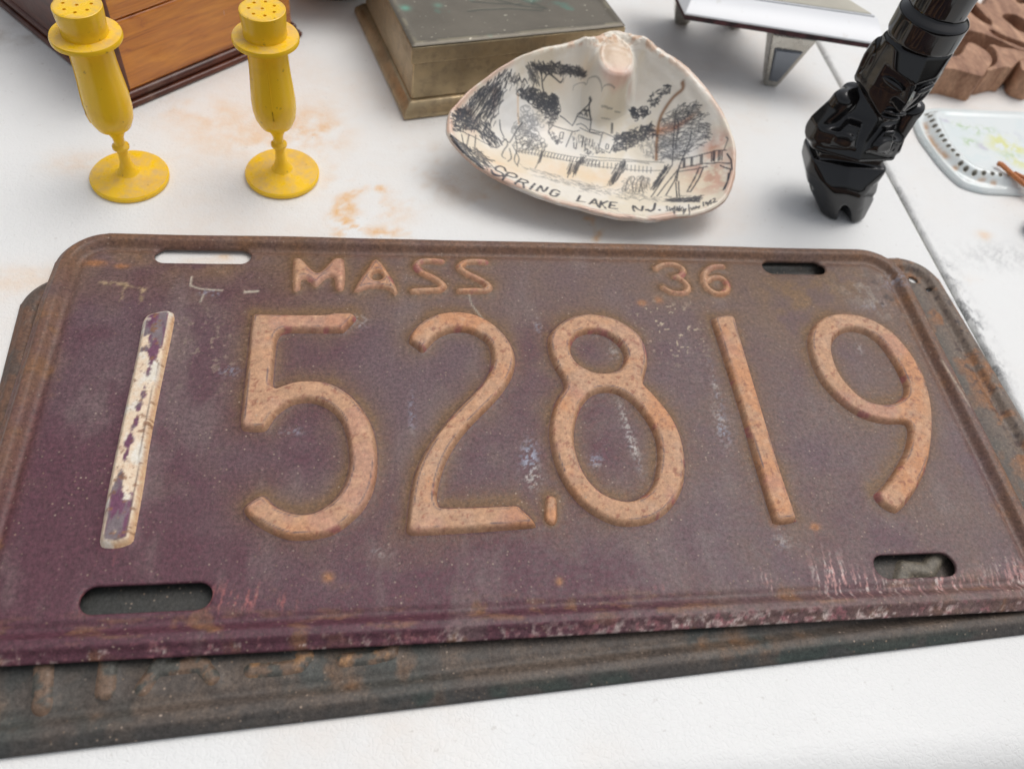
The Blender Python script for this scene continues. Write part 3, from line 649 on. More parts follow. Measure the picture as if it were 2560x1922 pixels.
# ink drawing: strokes are found on the bowl itself
_pp = project(WS)
_g = WS.reshape(NR, NT, 3); _du = np.roll(_g, -1, axis=1) - np.roll(_g, 1, axis=1); _dv = np.gradient(_g, axis=0); _nn = np.cross(_du, _dv).reshape(-1, 3)
_nn *= np.sign(_nn[:, 2].mean()); _front = np.einsum('ij,ij->i', _nn, CP - WS) > 0
_px = np.where(_front[:, None], _pp, 1e6)
def on_shell(p):
    """(u, v) on the inside where the traced point lies"""
    d = (_px[:, 0] - p[0]) ** 2 + (_px[:, 1] - p[1]) ** 2; i = np.argpartition(d, 4)[:4]; w_ = 1 / (d[i] + .3)
    return (UVW[i, :2] * w_[:, None]).sum(0) / w_.sum()
ink = np.zeros(len(UVW)); UV2 = UVW[:, :2]
order = np.argsort(UV2[:, 0]); su = UV2[order, 0]
def pen(pts, wd=.30, dark=.9, mapf=Z2, smooth=False):
    wd = wd * 1.3 + .04; dark = min(1.0, dark * 1.2)
    Lp = np.array([on_shell(mapf(p)) for p in pts])
    if smooth and len(Lp) > 2: Lp = spline([tuple(p) for p in Lp], closed=False, sub=4)
    lo, hi = Lp.min(0) - 1.2, Lp.max(0) + 1.2
    a, b = np.searchsorted(su, [lo[0], hi[0]]); ids = order[a:b]; ids = ids[(UV2[ids, 1] > lo[1]) & (UV2[ids, 1] < hi[1])]
    if not len(ids): return
    d = seg_dist(UV2[ids], Lp[:-1], Lp[1:]); v = dark * sst(wd * .5 + .16, wd * .5 - .10, d)
    ink[ids] = np.maximum(ink[ids], v)
rs = np.random.RandomState(5)
def hatch(poly, n, ln, angd, wd=.22, dark=.75, mapf=Z2, jit=14, curve=0):
    pl = np.array(poly, float); lo, hi = pl.min(0), pl.max(0); k = 0; t = 0
    while k < n and t < n * 30:
        t += 1; p = lo + rs.rand(2) * (hi - lo)
        if not inside(p[None], pl)[0]: continue
        a = math.radians(angd + rs.randn() * jit); l = ln * (.6 + .8 * rs.rand()); d = np.array([math.cos(a), -math.sin(a)]) * l / 2; nrm = np.array([d[1], -d[0]]) * curve * rs.rand()
        pen([p - d, p + nrm, p + d], wd * (.7 + .6 * rs.rand()), dark * (.6 + .5 * rs.rand()), mapf); k += 1
def curls(poly, n, rad, wd=.22, dark=.7, mapf=Z2, full=False):
    pl = np.array(poly, float); lo, hi = pl.min(0), pl.max(0); k = 0; t = 0
    while k < n and t < n * 30:
        t += 1; p = lo + rs.rand(2) * (hi - lo)
        if not inside(p[None], pl)[0]: continue
        a0 = rs.rand() * 6.28 if full else math.pi * (.9 + .3 * rs.rand()); sp = 4.6 if full else 3.0; r = rad * (.6 + .7 * rs.rand())
        pen([p + r * np.array([math.cos(a0 + sp * j / 5), math.sin(a0 + sp * j / 5) * .9]) for j in range(6)], wd, dark, mapf); k += 1
# lettering
def word(strokes, mapf, wd=.74):
    for s in strokes: pen(s, wd, .96, mapf, smooth=len(s) > 3)
word([[(908, 268), (890, 222), (825, 198), (775, 215), (772, 248), (830, 278), (872, 308), (852, 332), (785, 322), (728, 290), (712, 252)],
      [(948, 285), (870, 380)], [(945, 285), (1025, 302), (1062, 332), (1028, 356), (925, 325)], [(1128, 372), (1040, 440)], [(1125, 375), (1200, 398), (1216, 420), (1180, 430), (1090, 412)], [(1150, 425), (1160, 490)],
      [(1310, 440), (1242, 512)], [(1335, 542), (1400, 472), (1432, 550), (1490, 490)], [(1655, 552), (1612, 527), (1556, 537), (1522, 575), (1542, 604), (1600, 610), (1645, 582)], [(1645, 582), (1602, 576)],
      [(1935, 605), (1890, 680), (2000, 695)]], Z8)
word([[(92, 1460), (152, 1408)], [(152, 1408), (182, 1485)], [(112, 1448), (172, 1456)], [(215, 1430), (195, 1495)], [(278, 1432), (212, 1462)], [(222, 1458), (258, 1502)], [(312, 1440), (295, 1500)], [(312, 1440), (372, 1446)], [(302, 1470), (352, 1476)], [(295, 1500), (375, 1507)],
      [(548, 1532), (542, 1478), (618, 1528), (636, 1485)], [(668, 1518), (672, 1522)], [(762, 1455), (748, 1510), (712, 1532), (690, 1515)], [(804, 1518), (808, 1522)]], Z7)
for s in ([(870, 1490), (885, 1478), (880, 1505), (895, 1525), (872, 1530)], [(905, 1490), (915, 1530), (935, 1500), (950, 1560)], [(945, 1510), (960, 1480), (955, 1560)], [(985, 1485), (975, 1530), (1000, 1500), (995, 1535)], [(1010, 1480), (1008, 1535), (1035, 1490)], [(1015, 1505), (1040, 1535)], [(1050, 1500), (1045, 1560), (1075, 1505), (1055, 1525)], [(1100, 1465), (1105, 1565)], [(1120, 1495), (1135, 1520), (1150, 1490), (1160, 1515)], [(1175, 1480), (1170, 1508), (1192, 1485), (1200, 1505), (1212, 1478)],
          [(1248, 1438), (1252, 1482)], [(1290, 1445), (1272, 1440), (1278, 1462), (1294, 1444), (1296, 1475)], [(1330, 1420), (1312, 1432), (1330, 1445), (1322, 1462), (1308, 1450), (1330, 1420)], [(1345, 1412), (1362, 1402), (1366, 1420), (1350, 1445), (1385, 1436)]): pen(s, .34, .85, Z7, smooth=True)
# dome and long house
for s in ([(2080, 720), (2050, 790), (1975, 860), (1905, 915), (1875, 1000), (1830, 1075)], [(2080, 720), (2058, 830), (2072, 930), (2092, 1000), (2072, 1165)], [(2066, 690), (2090, 740)], [(1985, 862), (2060, 868)], [(1905, 950), (1990, 975), (2080, 1000)], [(1885, 1062), (1950, 1048), (2010, 1085), (2065, 1150)], [(1930, 925), (1950, 890), (1970, 930)], [(1995, 935), (2015, 895), (2035, 945)],
          [(1660, 940), (1720, 980), (1830, 1075)], [(1560, 1075), (1700, 1120), (1850, 1160), (1930, 1140)], [(1555, 1075), (1500, 1150), (1560, 1270)], [(2072, 1165), (2212, 1180)], [(1830, 1160), (1740, 1370)], [(1660, 1170), (1650, 1250), (1690, 1260), (1710, 1170), (1660, 1170)], [(1850, 1310), (1850, 1380), (1880, 1400), (1890, 1310)], [(1980, 1230), (1960, 1370)]): pen(s, .3, .85, Z6)
for s in ([(100, 700), (230, 740)], [(230, 735), (190, 890), (300, 945), (365, 805)], [(230, 735), (370, 795)], [(322, 640), (318, 745)], [(332, 645), (328, 745)], [(0, 690), (100, 735), (215, 765)], [(258, 880), (270, 852), (292, 862), (285, 905), (262, 905), (258, 880)], [(0, 760), (40, 780), (20, 880)], [(100, 800), (90, 870)], [(130, 810), (120, 880)], [(60, 790), (50, 850), (75, 860)]): pen(s, .28, .8, Z7)
hatch([(1840, 1170), (2200, 1330), (2200, 1440), (1800, 1260)], 46, 26, 80, .2, .7, Z6); hatch([(0, 870), (200, 900), (300, 950), (60, 960)], 46, 18, 60, .24, .85, Z7, 50)
hatch([(1480, 1150), (1560, 1170), (1700, 1320), (1620, 1330)], 40, 28, 70, .24, .8, Z6, 50)
# birds
for x, y in ((245, 475), (300, 492), (380, 530), (245, 595), (275, 598)): pen([(x - 28, y - 8), (x - 8, y + 2), (x, y - 6), (x + 12, y + 4), (x + 30, y + 2)], .04, .65, Z7)
# left trees
hatch([(590, 640), (640, 560), (720, 480), (840, 385), (880, 380), (860, 480), (820, 600), (800, 660), (760, 640), (700, 690), (620, 690)], 300, 34, 62, .24, .85)
hatch([(575, 610), (640, 570), (720, 690), (640, 700), (580, 690)], 120, 34, 160, .24, .9); hatch([(700, 660), (760, 640), (840, 760), (790, 785), (730, 740)], 110, 30, 125, .3, .95)
hatch([(830, 400), (880, 380), (1000, 470), (980, 500), (880, 470)], 30, 30, 60, .22, .8); hatch([(700, 500), (850, 420), (830, 560), (760, 620)], 90, 34, 65, .28, .9)
pen([(745, 690), (760, 655), (740, 700), (770, 735), (790, 720)], .5, .95); pen([(828, 640), (832, 690), (850, 730)], .34, .85); pen([(845, 735), (880, 760), (920, 690), (950, 650)], .3, .85)
# round bushes and dark clump
curls([(925, 490), (990, 475), (1060, 500), (1130, 520), (1140, 600), (1080, 610), (990, 540)], 130, 15, .24, .8, Z2, True)
hatch([(1060, 530), (1135, 520), (1140, 620), (1090, 680), (1070, 620)], 150, 16, 30, .26, .75, Z2, 80); hatch([(925, 490), (990, 475), (1060, 500), (1060, 560), (980, 530)], 80, 14, 30, .24, .7, Z2, 80)
curls([(960, 560), (1060, 590), (1080, 680), (980, 720), (900, 700)], 60, 16, .18, .5, Z2, True); curls([(920, 700), (1000, 690), (1080, 770), (960, 800), (915, 770)], 55, 15, .2, .7, Z2, True)
# overhanging branch and clouds
hatch([(1000, 345), (1130, 340), (1270, 365), (1280, 410), (1200, 395), (1080, 385), (1010, 375)], 190, 36, -22, .24, .85, Z2, 34); hatch([(960, 370), (1020, 350), (1050, 440), (1000, 440)], 36, 50, -70, .24, .8)
pen([(1030, 350), (1050, 400), (1055, 460), (1062, 490)], .42, .85)
for c in ([(1060, 430), (1085, 395), (1120, 415), (1150, 440), (1165, 420)], [(930, 395), (945, 440), (960, 420), (975, 445)], [(885, 400), (900, 440), (915, 420)]): pen(c, .28, .8, Z2, smooth=True)
for c in ([(1165, 440), (1185, 400), (1230, 390), (1250, 420)], [(1218, 480), (1225, 455), (1270, 440), (1290, 450), (1300, 420), (1340, 410), (1365, 440), (1372, 485)], [(1372, 480), (1385, 455), (1420, 455), (1440, 470)]): pen(c, .05, .65, Z2, smooth=True)
# hedge and right hand trees
hatch([(1440, 720), (1500, 700), (1645, 655), (1655, 720), (1560, 760), (1500, 800), (1430, 805)], 300, 22, 20, .3, .95, Z2, 45)
hatch([(1560, 760), (1660, 700), (1665, 840), (1600, 840)], 60, 20, 30, .18, .55, Z2, 60)
curls([(1520, 580), (1600, 570), (1620, 600), (1550, 640)], 34, 12, .26, .85, Z2, True); hatch([(1620, 520), (1720, 440), (1740, 480), (1640, 575)], 46, 24, 55, .28, .85, Z2, 50)
hatch([(1690, 640), (1860, 540), (1940, 620), (1950, 740), (1800, 840), (1680, 850), (1670, 760)], 330, 36, 22, .2, .72, Z2, 26, .2); hatch([(1720, 600), (1830, 540), (1900, 560), (1780, 700)], 60, 30, 48, .22, .8, Z2, 20)
hatch([(1680, 720), (1780, 740), (1790, 850), (1680, 850)], 80, 34, -8, .2, .65, Z2, 16)
for s in ([(975, 520), (955, 700), (945, 900), (935, 1060), (720, 1390)], [(985, 600), (1000, 650), (970, 900)], [(1130, 720), (1110, 830), (1050, 970), (1000, 1100), (980, 1230)], [(1040, 990), (1000, 1100), (870, 1260), (780, 1380)], [(985, 1130), (960, 1220), (870, 1370)], [(860, 1070), (850, 1150), (720, 1300)], [(970, 1240), (985, 1390)], [(1000, 1230), (1010, 1390)]): pen(s, .34, .85, Z7)
hatch([(860, 1080), (900, 1080), (830, 1230), (740, 1310), (710, 1300)], 46, 60, 55, .28, .9, Z7, 8)
# bridges and balustrades
for s in ([(990, 1010), (1110, 990), (1230, 960), (1360, 925), (1480, 915)], [(1005, 1100), (1120, 1075), (1250, 1050), (1400, 1040), (1520, 1048)], [(1010, 1130), (1200, 1100), (1290, 1080)], [(1490, 950), (1530, 1010), (1540, 1110)], [(1420, 1070), (1535, 1110)], [(1210, 1090), (1160, 1200), (1085, 1335)], [(1250, 1090), (1200, 1210), (1120, 1335)], [(1085, 1335), (1120, 1335)], [(1530, 1110), (1500, 1220), (1450, 1315)], [(1505, 1150), (1490, 1250), (1462, 1310)]): pen(s, .36, .88, Z7)
for x, y in ((1050, 1000), (1065, 998), (1125, 985), (1140, 982), (1225, 965), (1240, 960), (1335, 935), (1350, 932), (1365, 930), (1405, 925), (1420, 922), (1440, 920)): pen([(x, y), (x - 4, y + 95)], .26, .85, Z7)
pen([(1480, 780), (1500, 800), (1460, 910)], .3, .6, Z7)
for s in ([(1080, 1420), (1300, 1405), (1500, 1440), (1800, 1500), (2100, 1540), (2212, 1560)], [(1050, 1430), (1250, 1450), (1500, 1500), (1750, 1560), (2000, 1600), (2212, 1620)]): pen(s, .24, .7, Z6)
for s in ([(0, 960), (200, 990), (500, 1010), (850, 1040)], [(0, 1060), (300, 1090), (600, 1120), (850, 1120)], [(0, 1010), (300, 1020), (560, 1030), (700, 1050)]): pen(s, .24, .7, Z7)
for i in range(26): x = 1090 + i * 44; y = 1385 + i * 7.4; pen([(x + 18, y), (x - 8, y + 58), (x + 12, y + 66)], .22, .75, Z6)
for i in range(17): x = 80 + i * 40; y = 1020 + i * 4.2; pen([(x, y), (x - 4, y + 60)], .2, .7, Z7)
for p in ([(1400, 1430), (1440, 1430), (1370, 1620), (1330, 1620)], [(1900, 1600), (1960, 1600), (1900, 1700), (1840, 1700)]): hatch(p, 16, 110, 68, .24, .8, Z6, 5)
hatch([(1940, 1500), (2010, 1510), (1980, 1620), (1930, 1600)], 26, 40, 70, .26, .85, Z6, 20); hatch([(1780, 160), (1930, 170), (1860, 350), (1770, 300)], 18, 120, 68, .24, .85, Z8, 5)
hatch([(340, 1090), (440, 1080), (400, 1180), (310, 1280), (290, 1260)], 24, 110, 62, .26, .85, Z7, 5); hatch([(390, 1030), (460, 1030), (460, 1130), (420, 1130)], 18, 50, 75, .26, .85, Z7, 12)
# horses by the water, river bank, water lines
curls([(420, 1220), (560, 1190), (690, 1200), (720, 1340), (560, 1350), (440, 1330)], 46, 26, .18, .55, Z7, True)
for s in ([(455, 1330), (480, 1240), (520, 1180), (555, 1200), (530, 1260), (545, 1340)], [(560, 1340), (580, 1230), (640, 1180), (620, 1260), (640, 1340)], [(600, 1340), (615, 1250)], [(690, 1200), (670, 1280)]): pen(s, .26, .75, Z7, smooth=True)
hatch([(0, 1250), (400, 1310), (750, 1380), (1240, 1370), (1180, 1430), (900, 1440), (500, 1420), (200, 1360), (0, 1330)], 130, 50, -8, .22, .55, Z7, 14); hatch([(850, 1400), (1100, 1395), (1240, 1372), (1180, 1440), (900, 1440)], 120, 44, 4, .3, .9, Z7, 14)
hatch([(1100, 170), (1300, 230), (1900, 400), (2212, 470), (2212, 560), (1800, 480), (1300, 330)], 130, 60, -16, .2, .5, Z8, 12); hatch([(1090, 1080), (1400, 1100), (1700, 1160), (1500, 1230), (1200, 1130)], 26, 50, -14, .16, .4, Z2, 8)
# fence, bank and lady at the left
hatch([(565, 720), (600, 790), (690, 860), (740, 905), (800, 860), (720, 800), (640, 770), (590, 730)], 150, 44, -34, .3, .9, Z2, 14)
for s in ([(580, 695), (640, 705), (720, 745), (800, 785), (830, 775)], [(625, 715), (640, 780)], [(665, 715), (650, 790)], [(700, 720), (695, 800)], [(840, 760), (860, 740), (870, 770), (850, 800), (840, 830), (860, 845)], [(880, 790), (890, 840), (870, 860)], [(895, 770), (930, 840), (920, 880)], [(910, 720), (920, 790), (905, 850), (925, 885)]): pen(s, .3, .85, Z2, smooth=True)

# colour of the shell: cream, pink and peach washes, brown scar
def sblob(px_, rx, ry, r=0.0): return blob(UV2, on_shell(px_), rx, ry, r)
nS = fbm(UV2[:, 0], UV2[:, 1], 12, 521, 4); nT = fbm(UV2[:, 0], UV2[:, 1], 3, 531, 4)
cs = lerp(np.array([.80, .72, .58]), np.array([.84, .79, .70]), sst(.35, .6, nS))
peach = .9 * sblob(Z2((830, 880)), 12, 5, -.4) + .8 * sblob(Z2((1250, 930)), 34, 7, -.14) + .5 * sblob(Z2((1900, 960)), 8, 9) + .4 * sblob(Z2((1100, 700)), 8, 6) + .5 * sblob(Z2((1290, 370)), 4, 3) + .4 * sblob(Z2((1150, 450)), 5, 3)
cs = lerp(cs, np.array([.86, .61, .36]), np.clip(peach * .62 * (.5 + nT), 0, .75))
pink = 1.0 * sblob(Z2((1980, 950)), 8, 9) + .9 * sblob(Z2((1990, 760)), 5, 6) + .7 * sblob(Z2((1890, 880)), 8, 5) + .6 * sblob(Z2((640, 620)), 5, 8, .6) + .6 * sblob(Z2((1500, 400)), 7, 2)
cs = lerp(cs, np.array([.62, .33, .24]), np.clip(pink * sst(.3, .6, nT) * .8, 0, .75))
orng = 1.0 * sblob(Z2((1700, 690)), 4.5, 2.4) + .9 * sblob(Z2((1800, 655)), 5, 1.2, .35) + .6 * sblob(Z2((800, 530)), 1.2, 4) + .8 * sblob(Z2((1970, 780)), 4, 4)
cs = lerp(cs, np.array([.60, .20, .06]), np.clip(orng * .85 * (.4 + nT), 0, .8))
blue = .8 * sblob(Z2((1780, 790)), 12, 8) + .8 * sblob(Z2((860, 640)), 10, 12) + .6 * sblob(Z2((1000, 640)), 8, 8) + .5 * sblob(Z2((1250, 760)), 16, 6)
cs = lerp(cs, np.array([.70, .73, .78]), np.clip(blue * .7, 0, .7))
def sline(pts, wd, mapf=Z2): A = spline([tuple(on_shell(mapf(p))) for p in pts], closed=False); return np.exp(-(seg_dist(UV2, A[:-1], A[1:]) / wd) ** 2)
scar = sline([(1800, 440), (1800, 475), (1750, 520), (1700, 590), (1675, 650), (1665, 740), (1660, 850)], .75); cs = lerp(cs, np.array([.26, .12, .045]), np.clip(scar * 1.0, 0, .9) * sst(-100, 0, UV2[:, 1] * 0 + 1))
cs = lerp(cs, np.array([.72, .48, .26]), .6 * sline([(925, 500), (925, 600), (930, 660)], .5))
rr = rg.ravel(); tt = thg.ravel(); topw = np.interp(tt, TH, np.exp(-(dth / 1.1) ** 2), period=2 * math.pi)
edge = sst(.925, .985, rr); cs = lerp(cs, np.array([.66, .41, .29]), np.clip(edge * sst(.36, .58, nS) * .85, 0, .75))
bandm = sst(.0, .04, rr - np.interp(tt, TH, RF, period=2 * math.pi)) * topw; cs = lerp(cs, np.array([.84, .77, .66]), .6 * bandm); cs = lerp(cs, np.array([.60, .33, .18]), np.clip(bandm * sst(.46, .66, nT) * .8, 0, .7))
ek = np.hypot((UV2[:, 0] - knob_c[0]) / kx, (UV2[:, 1] - knob_c[1]) / ky); cs = lerp(cs, np.array([.60, .42, .27]), np.clip(.9 * sst(.95, .5, ek) * (.45 + nT), 0, .9)); cs = lerp(cs, np.array([.58, .33, .19]), .5 * np.exp(-((ek - .72) / .05) ** 2) * sst(.35, .6, nT)); cs = lerp(cs, np.array([.72, .42, .34]), .55 * sst(1.05, .9, ek) * sst(.2, .9, (knob_c[1] - UV2[:, 1]) / ky))
cs = lerp(cs, np.array([.035, .040, .055]), np.clip(ink, 0, .95))
shell_m = M('shell', rough=.32, spec=.5); _c = shell_m.attr('paint'); _c = shell_m.mix(.12, _c, shell_m.noise(900, 3), 'OVERLAY'); shell_m.base(_c); shell_m.bump(shell_m.noise(500, 4), .0003, .25)
shell = empty('clam_shell', (S0[0], S0[1], 0.0), 'painted clam shell dish inked with a bridge scene and SPRING LAKE N.J.', 'shell')
off = np.array([S0[0], S0[1], 0.0])
i0 = len(WS); capc = np.vstack([WS, WS[:NT].mean(0)[None]])
me = mesh_np('shell_inside', capc - off, SF); color_attr(me, 'paint', np.vstack([cs, cs[:1]]))
link('shell_inside', me, shell_m.m, shell)
# centre plug, then outside with lip joined to it
bm_ = wrap_faces(NR, NT)[:, ::-1]; lip0 = (NR - 1) * NT + np.arange(NT); nO = len(WO)
lipV = WS[lip0]; jf = np.stack([lip0, np.roll(lip0, -1), nO + np.roll(np.arange(NT), -1), nO + np.arange(NT)], 1)
VO = np.vstack([WO, lipV]); FO = np.vstack([bm_, jf])
co = lerp(np.array([.78, .68, .58]), np.array([.80, .76, .70]), sst(.4, .6, fbm(out[:, 0], out[:, 1], 8, 541, 4))); co = lerp(co, np.array([.52, .27, .17]), np.clip(.75 * sst(.5, .7, fbm(rr * 30, tt * 6, 3, 551, 3)), 0, .7))
me = mesh_np('shell_outside', VO - off, FO); color_attr(me, 'paint', np.vstack([co, co[lip0]]))
link('shell_outside', me, shell_m.m, shell)
# ---------------------------------------------------------------- two plain yellow plastic shakers
yel = M('yellow_plastic', rough=.42, spec=.45)
_d = yel.ramp(yel.noise(170, 4, .6), [(.42, 0), (.68, 1)]); _nz = yel.n('ShaderNodeSeparateXYZ', Vector=yel.n('ShaderNodeNewGeometry').outputs['Normal']).outputs[2]
_dust = yel.math('MULTIPLY', yel.math('MULTIPLY', yel.ramp(_nz, [(.82, 0), (.97, 1)]), _d), .75)
_y = yel.mix(yel.noise(60, 3), (.93, .59, .016), (.90, .54, .014)); _y = yel.mix(_dust, _y, (.62, .42, .20))
_y = yel.mix(yel.ramp(yel.noise(380, 2, .5, seed=4), [(.69, 0), (.74, .6)]), _y, (.36, .20, .03)); _y = yel.mix(yel.math('MULTIPLY', yel.ramp(yel.noise(90, 5, .7, seed=8), [(.52, 0), (.75, 1)]), .35), _y, (.62, .30, .02)); yel.base(_y)
yel.set('Subsurface Weight', .12); yel.b.inputs['Subsurface Radius'].default_value = (.004, .002, .0006); yel.set('Roughness', yel.math('ADD', .27, yel.math('MULTIPLY', _dust, .4)))
yel.bump(yel.noise(700, 3), .0002, .2)

def make_shaker():
    t = bpy.data.objects.new('plastic_shaker', None); COL.objects.link(t); t.empty_display_size = .01
    bm_obj('base_disc', lathe([(0, 0), (.0150, 0), (.0156, .0004), (.0157, .0020), (.0152, .0026), (.0060, .0032), (.0046, .0040), (0, .0040)], 96), yel.m, t)
    bm_obj('stem', lathe([(.0048, .0036), (.0034, .0052), (.0022, .0090), (.0019, .0130), (.0021, .0152), (.0033, .0162), (.0033, .0172), (.0021, .0182), (.0022, .0212), (.0036, .0246), (.0052, .0262)], 48), yel.m, t)
    prof = [(0, .0250), (.0044, .0254), (.0066, .0272), (.0080, .0306), (.0086, .0345), (.00865, .0390), (.0083, .0440), (.0079, .0490), (.0076, .0540), (.0075, .0600), (.0075, .0652)]
    bm = lathe(prof, 96)
    bm_obj('body', bm, yel.m, t)
    for sgn in (1, -1):
        sp_ = [(sgn * (r + .00006) * math.cos(.5), sgn * (r + .00006) * math.sin(.5), z) for r, z in prof[3:-1]]
        bm_obj('mould_seam', tube(sp_, .00022, 6), yel.m, t)
    bm_obj('flange', lathe([(.0072, .0641), (.0118, .0642), (.0123, .0646), (.0124, .0656), (.0121, .0664), (.0080, .0668), (.0074, .0668)], 96), yel.m, t)
    # cap wall with a rolled top edge, its lid pierced by pouring holes with depth
    bm_obj('cap', lathe([(.0080, .0666), (.0081, .0678), (.0079, .0682), (.00795, .0690), (.0084, .0762), (.0083, .0767), (.0080, .0769), (.0078, .0769)], 96), yel.m, t)
    R = .0079; res = .00028; n = int(2 * R / res) + 1; g = np.linspace(-R, R, n); X, Y = np.meshgrid(g, g); P = np.stack([X.ravel(), Y.ravel()], 1); F = grid_faces(n, n)
    hs_ = [(0, 0)] + [(.0047 * math.cos(a + .3), .0047 * math.sin(a + .3)) for a in np.arange(7) * 2 * math.pi / 7]; hr = .00062
    def S(Q):
        s = np.hypot(Q[:, 0], Q[:, 1]) - R
        for h in hs_: s = np.maximum(s, -(np.hypot(Q[:, 0] - h[0], Q[:, 1] - h[1]) - hr))
        return s
    keep = S(P[F].mean(1)) < 0; tk = np.zeros(len(P), bool); tk[F[keep]] = 1; tn = np.ones(len(P), bool); tn[np.setdiff1d(np.arange(len(P)), F[~keep])] = 0
    b = np.where(tk & tn)[0]; e = 1e-5
    for _ in range(3):
        gr = np.stack([S(P[b] + [e, 0]) - S(P[b] - [e, 0]), S(P[b] + [0, e]) - S(P[b] - [0, e])], 1) / (2 * e); P[b] -= gr * S(P[b])[:, None]
    u, inv = np.unique(F[keep], return_inverse=True); V = np.column_stack([P[u], np.full(len(u), .0769)])
    link('cap_top', mesh_np('cap_top', V, inv.reshape(-1, 4)), yel.m, t)
    bmh = bmesh.new()
    for h in hs_:
        a = [bmh.verts.new((h[0] + hr * math.cos(k * math.pi / 8), h[1] + hr * math.sin(k * math.pi / 8), .0769)) for k in range(16)]
        c = [bmh.verts.new((v.co.x, v.co.y, .0757)) for v in a]
        for k in range(16): bmh.faces.new((a[k], a[(k + 1) % 16], c[(k + 1) % 16], c[k]))
        bmh.faces.new(c)
    bm_obj('pouring_holes', bmh, yel.m, t)['kind'] = 'stuff'
    return t
def copy_thing(t):
    r = t.copy(); COL.objects.link(r)
    for ch in list(t.children):
        k = ch.copy(); COL.objects.link(k); k.parent = r
    return r
sh1 = make_shaker(); sh1.location = at(327, 447); tag(sh1, 'yellow plastic shaker standing nearest the left edge, in front of the wooden box corner', 'shaker', 'yellow plastic shakers')
sh2 = copy_thing(sh1); sh2.location = at(707, 439); sh2.rotation_euler = (0, 0, 1.1); tag(sh2, 'yellow plastic shaker standing between the wooden box and the brass box', 'shaker', 'yellow plastic shakers')

# ---------------------------------------------------------------- varnished wooden box
wood = M('amber_varnished_wood', rough=.22, spec=.5)
_g = wood.noise(26, 6, .65, stretch=(1, 1, 7), dist=1.4); _g2 = wood.noise(240, 3, .6, stretch=(.12, .12, 2.2))
_wc = wood.ramp(_g, [(.28, (.26, .062, .007)), (.42, (.52, .17, .016)), (.60, (.66, .25, .024)), (.80, (.72, .31, .04))])
_wc = wood.mix(.35, _wc, wood.ramp(_g2, [(.3, .25), (.7, .75)]), 'OVERLAY')
_wc = wood.mix(wood.ramp(wood.noise(500, 1, .5, stretch=(1, 1, .2), seed=6), [(.74, 0), (.79, .6)]), _wc, (.62, .42, .24)); wood.base(_wc)
wood.bump(_g2, .0002, .25); wood.set('Coat Weight', .6); wood.set('Coat Roughness', .12)
dwood = M('dark_stained_shaded_wood', rough=.3, spec=.5)
_dc = dwood.ramp(dwood.noise(30, 5, .6, stretch=(1, 1, 6), dist=.8), [(.3, (.045, .013, .008)), (.65, (.13, .036, .018))]); _dc = dwood.mix(dwood.ramp(dwood.noise(120, 4), [(.55, 0), (.75, .5)]), _dc, (.17, .10, .07)); dwood.base(_dc); dwood.bump(dwood.noise(300), .0004, .3)
A = at(317, 282); B = at(741, 100); ux = B - A; LX = .1010; ux[2] = 0; ux /= np.linalg.norm(ux); rzw = math.atan2(ux[1], ux[0])
wb = empty('wooden_box', A, 'amber varnished wooden box with dark moulded foot behind the yellow shakers', 'box', rz=rzw)
LY = .125
def cbox(bm, x0, x1, y0, y1, z0, z1): return prism(bm, [(x0, y0), (x1, y0), (x1, y1), (x0, y1)], z0, z1)
bm = bmesh.new(); cbox(bm, .0035, LX - .0035, .0035, LY - .0035, .0066, .0392); bm_obj('box_body', bm, wood.m, wb, bevel=.0012, segs=3)
bm = bmesh.new(); cbox(bm, .0035, LX - .0035, .0035, LY - .0035, .0396, .060); bm_obj('box_lid', bm, wood.m, wb, bevel=.0012, segs=3)
bm = bmesh.new(); cbox(bm, 0, LX, 0, LY, 0, .0030); bm_obj('foot_moulding', bm, dwood.m, wb, bevel=.0012, segs=3)
bm = bmesh.new(); cbox(bm, .0016, LX - .0016, .0016, LY - .0016, .0030, .0068); bm_obj('foot_moulding', bm, dwood.m, wb, bevel=.0018, segs=4)
# dark panels put the left side's shade into colour; then the corner strip
bm = bmesh.new(); cbox(bm, .0029, .0036, .0052, LY - .005, .0070, .0386); bm_obj('shaded_side_panel', bm, dwood.m, wb, bevel=.0002)
bm = bmesh.new(); cbox(bm, .0029, .0036, .0052, LY - .005, .0402, .0594); bm_obj('shaded_side_panel', bm, dwood.m, wb, bevel=.0002)
for z0, z1 in ((.0070, .0388), (.0400, .0596)):
    bm = bmesh.new(); cbox(bm, .0028, .0064, .0030, .0062, z0, z1); bm_obj('corner_strip', bm, dwood.m, wb, bevel=.0011, segs=3)

# ---------------------------------------------------------------- tarnished brass box
brass = M('tarnished_brass', rough=.42, metal=.75)
_b1 = brass.noise(45, 5, .6); _b2 = brass.noise(220, 4, .65)
_bc = brass.ramp(_b1, [(.3, (.32, .25, .155)), (.5, (.46, .36, .22)), (.75, (.60, .46, .28))]); _bc = brass.mix(brass.ramp(_b2, [(.5, 0), (.75, .7)]), _bc, (.17, .125, .075)); brass.base(_bc)
brass.set('Metallic', brass.ramp(_b2, [(.4, .85), (.7, .35)])); brass.set('Roughness', brass.ramp(_b1, [(.3, .5), (.7, .3)])); brass.bump(_b2, .0004, .25)
lidm = M('patinated_lid', rough=.45, metal=.35)
_l1 = lidm.noise(28, 5, .6, seed=2); _l2 = lidm.noise(260, 4, .6, seed=3)
_lc = lidm.ramp(_l1, [(.3, (.115, .100, .076)), (.7, (.180, .158, .122))]); _lc = lidm.mix(lidm.ramp(lidm.noise(60, 3, .5, seed=5), [(.66, 0), (.73, .7)]), _lc, (.10, .22, .17))
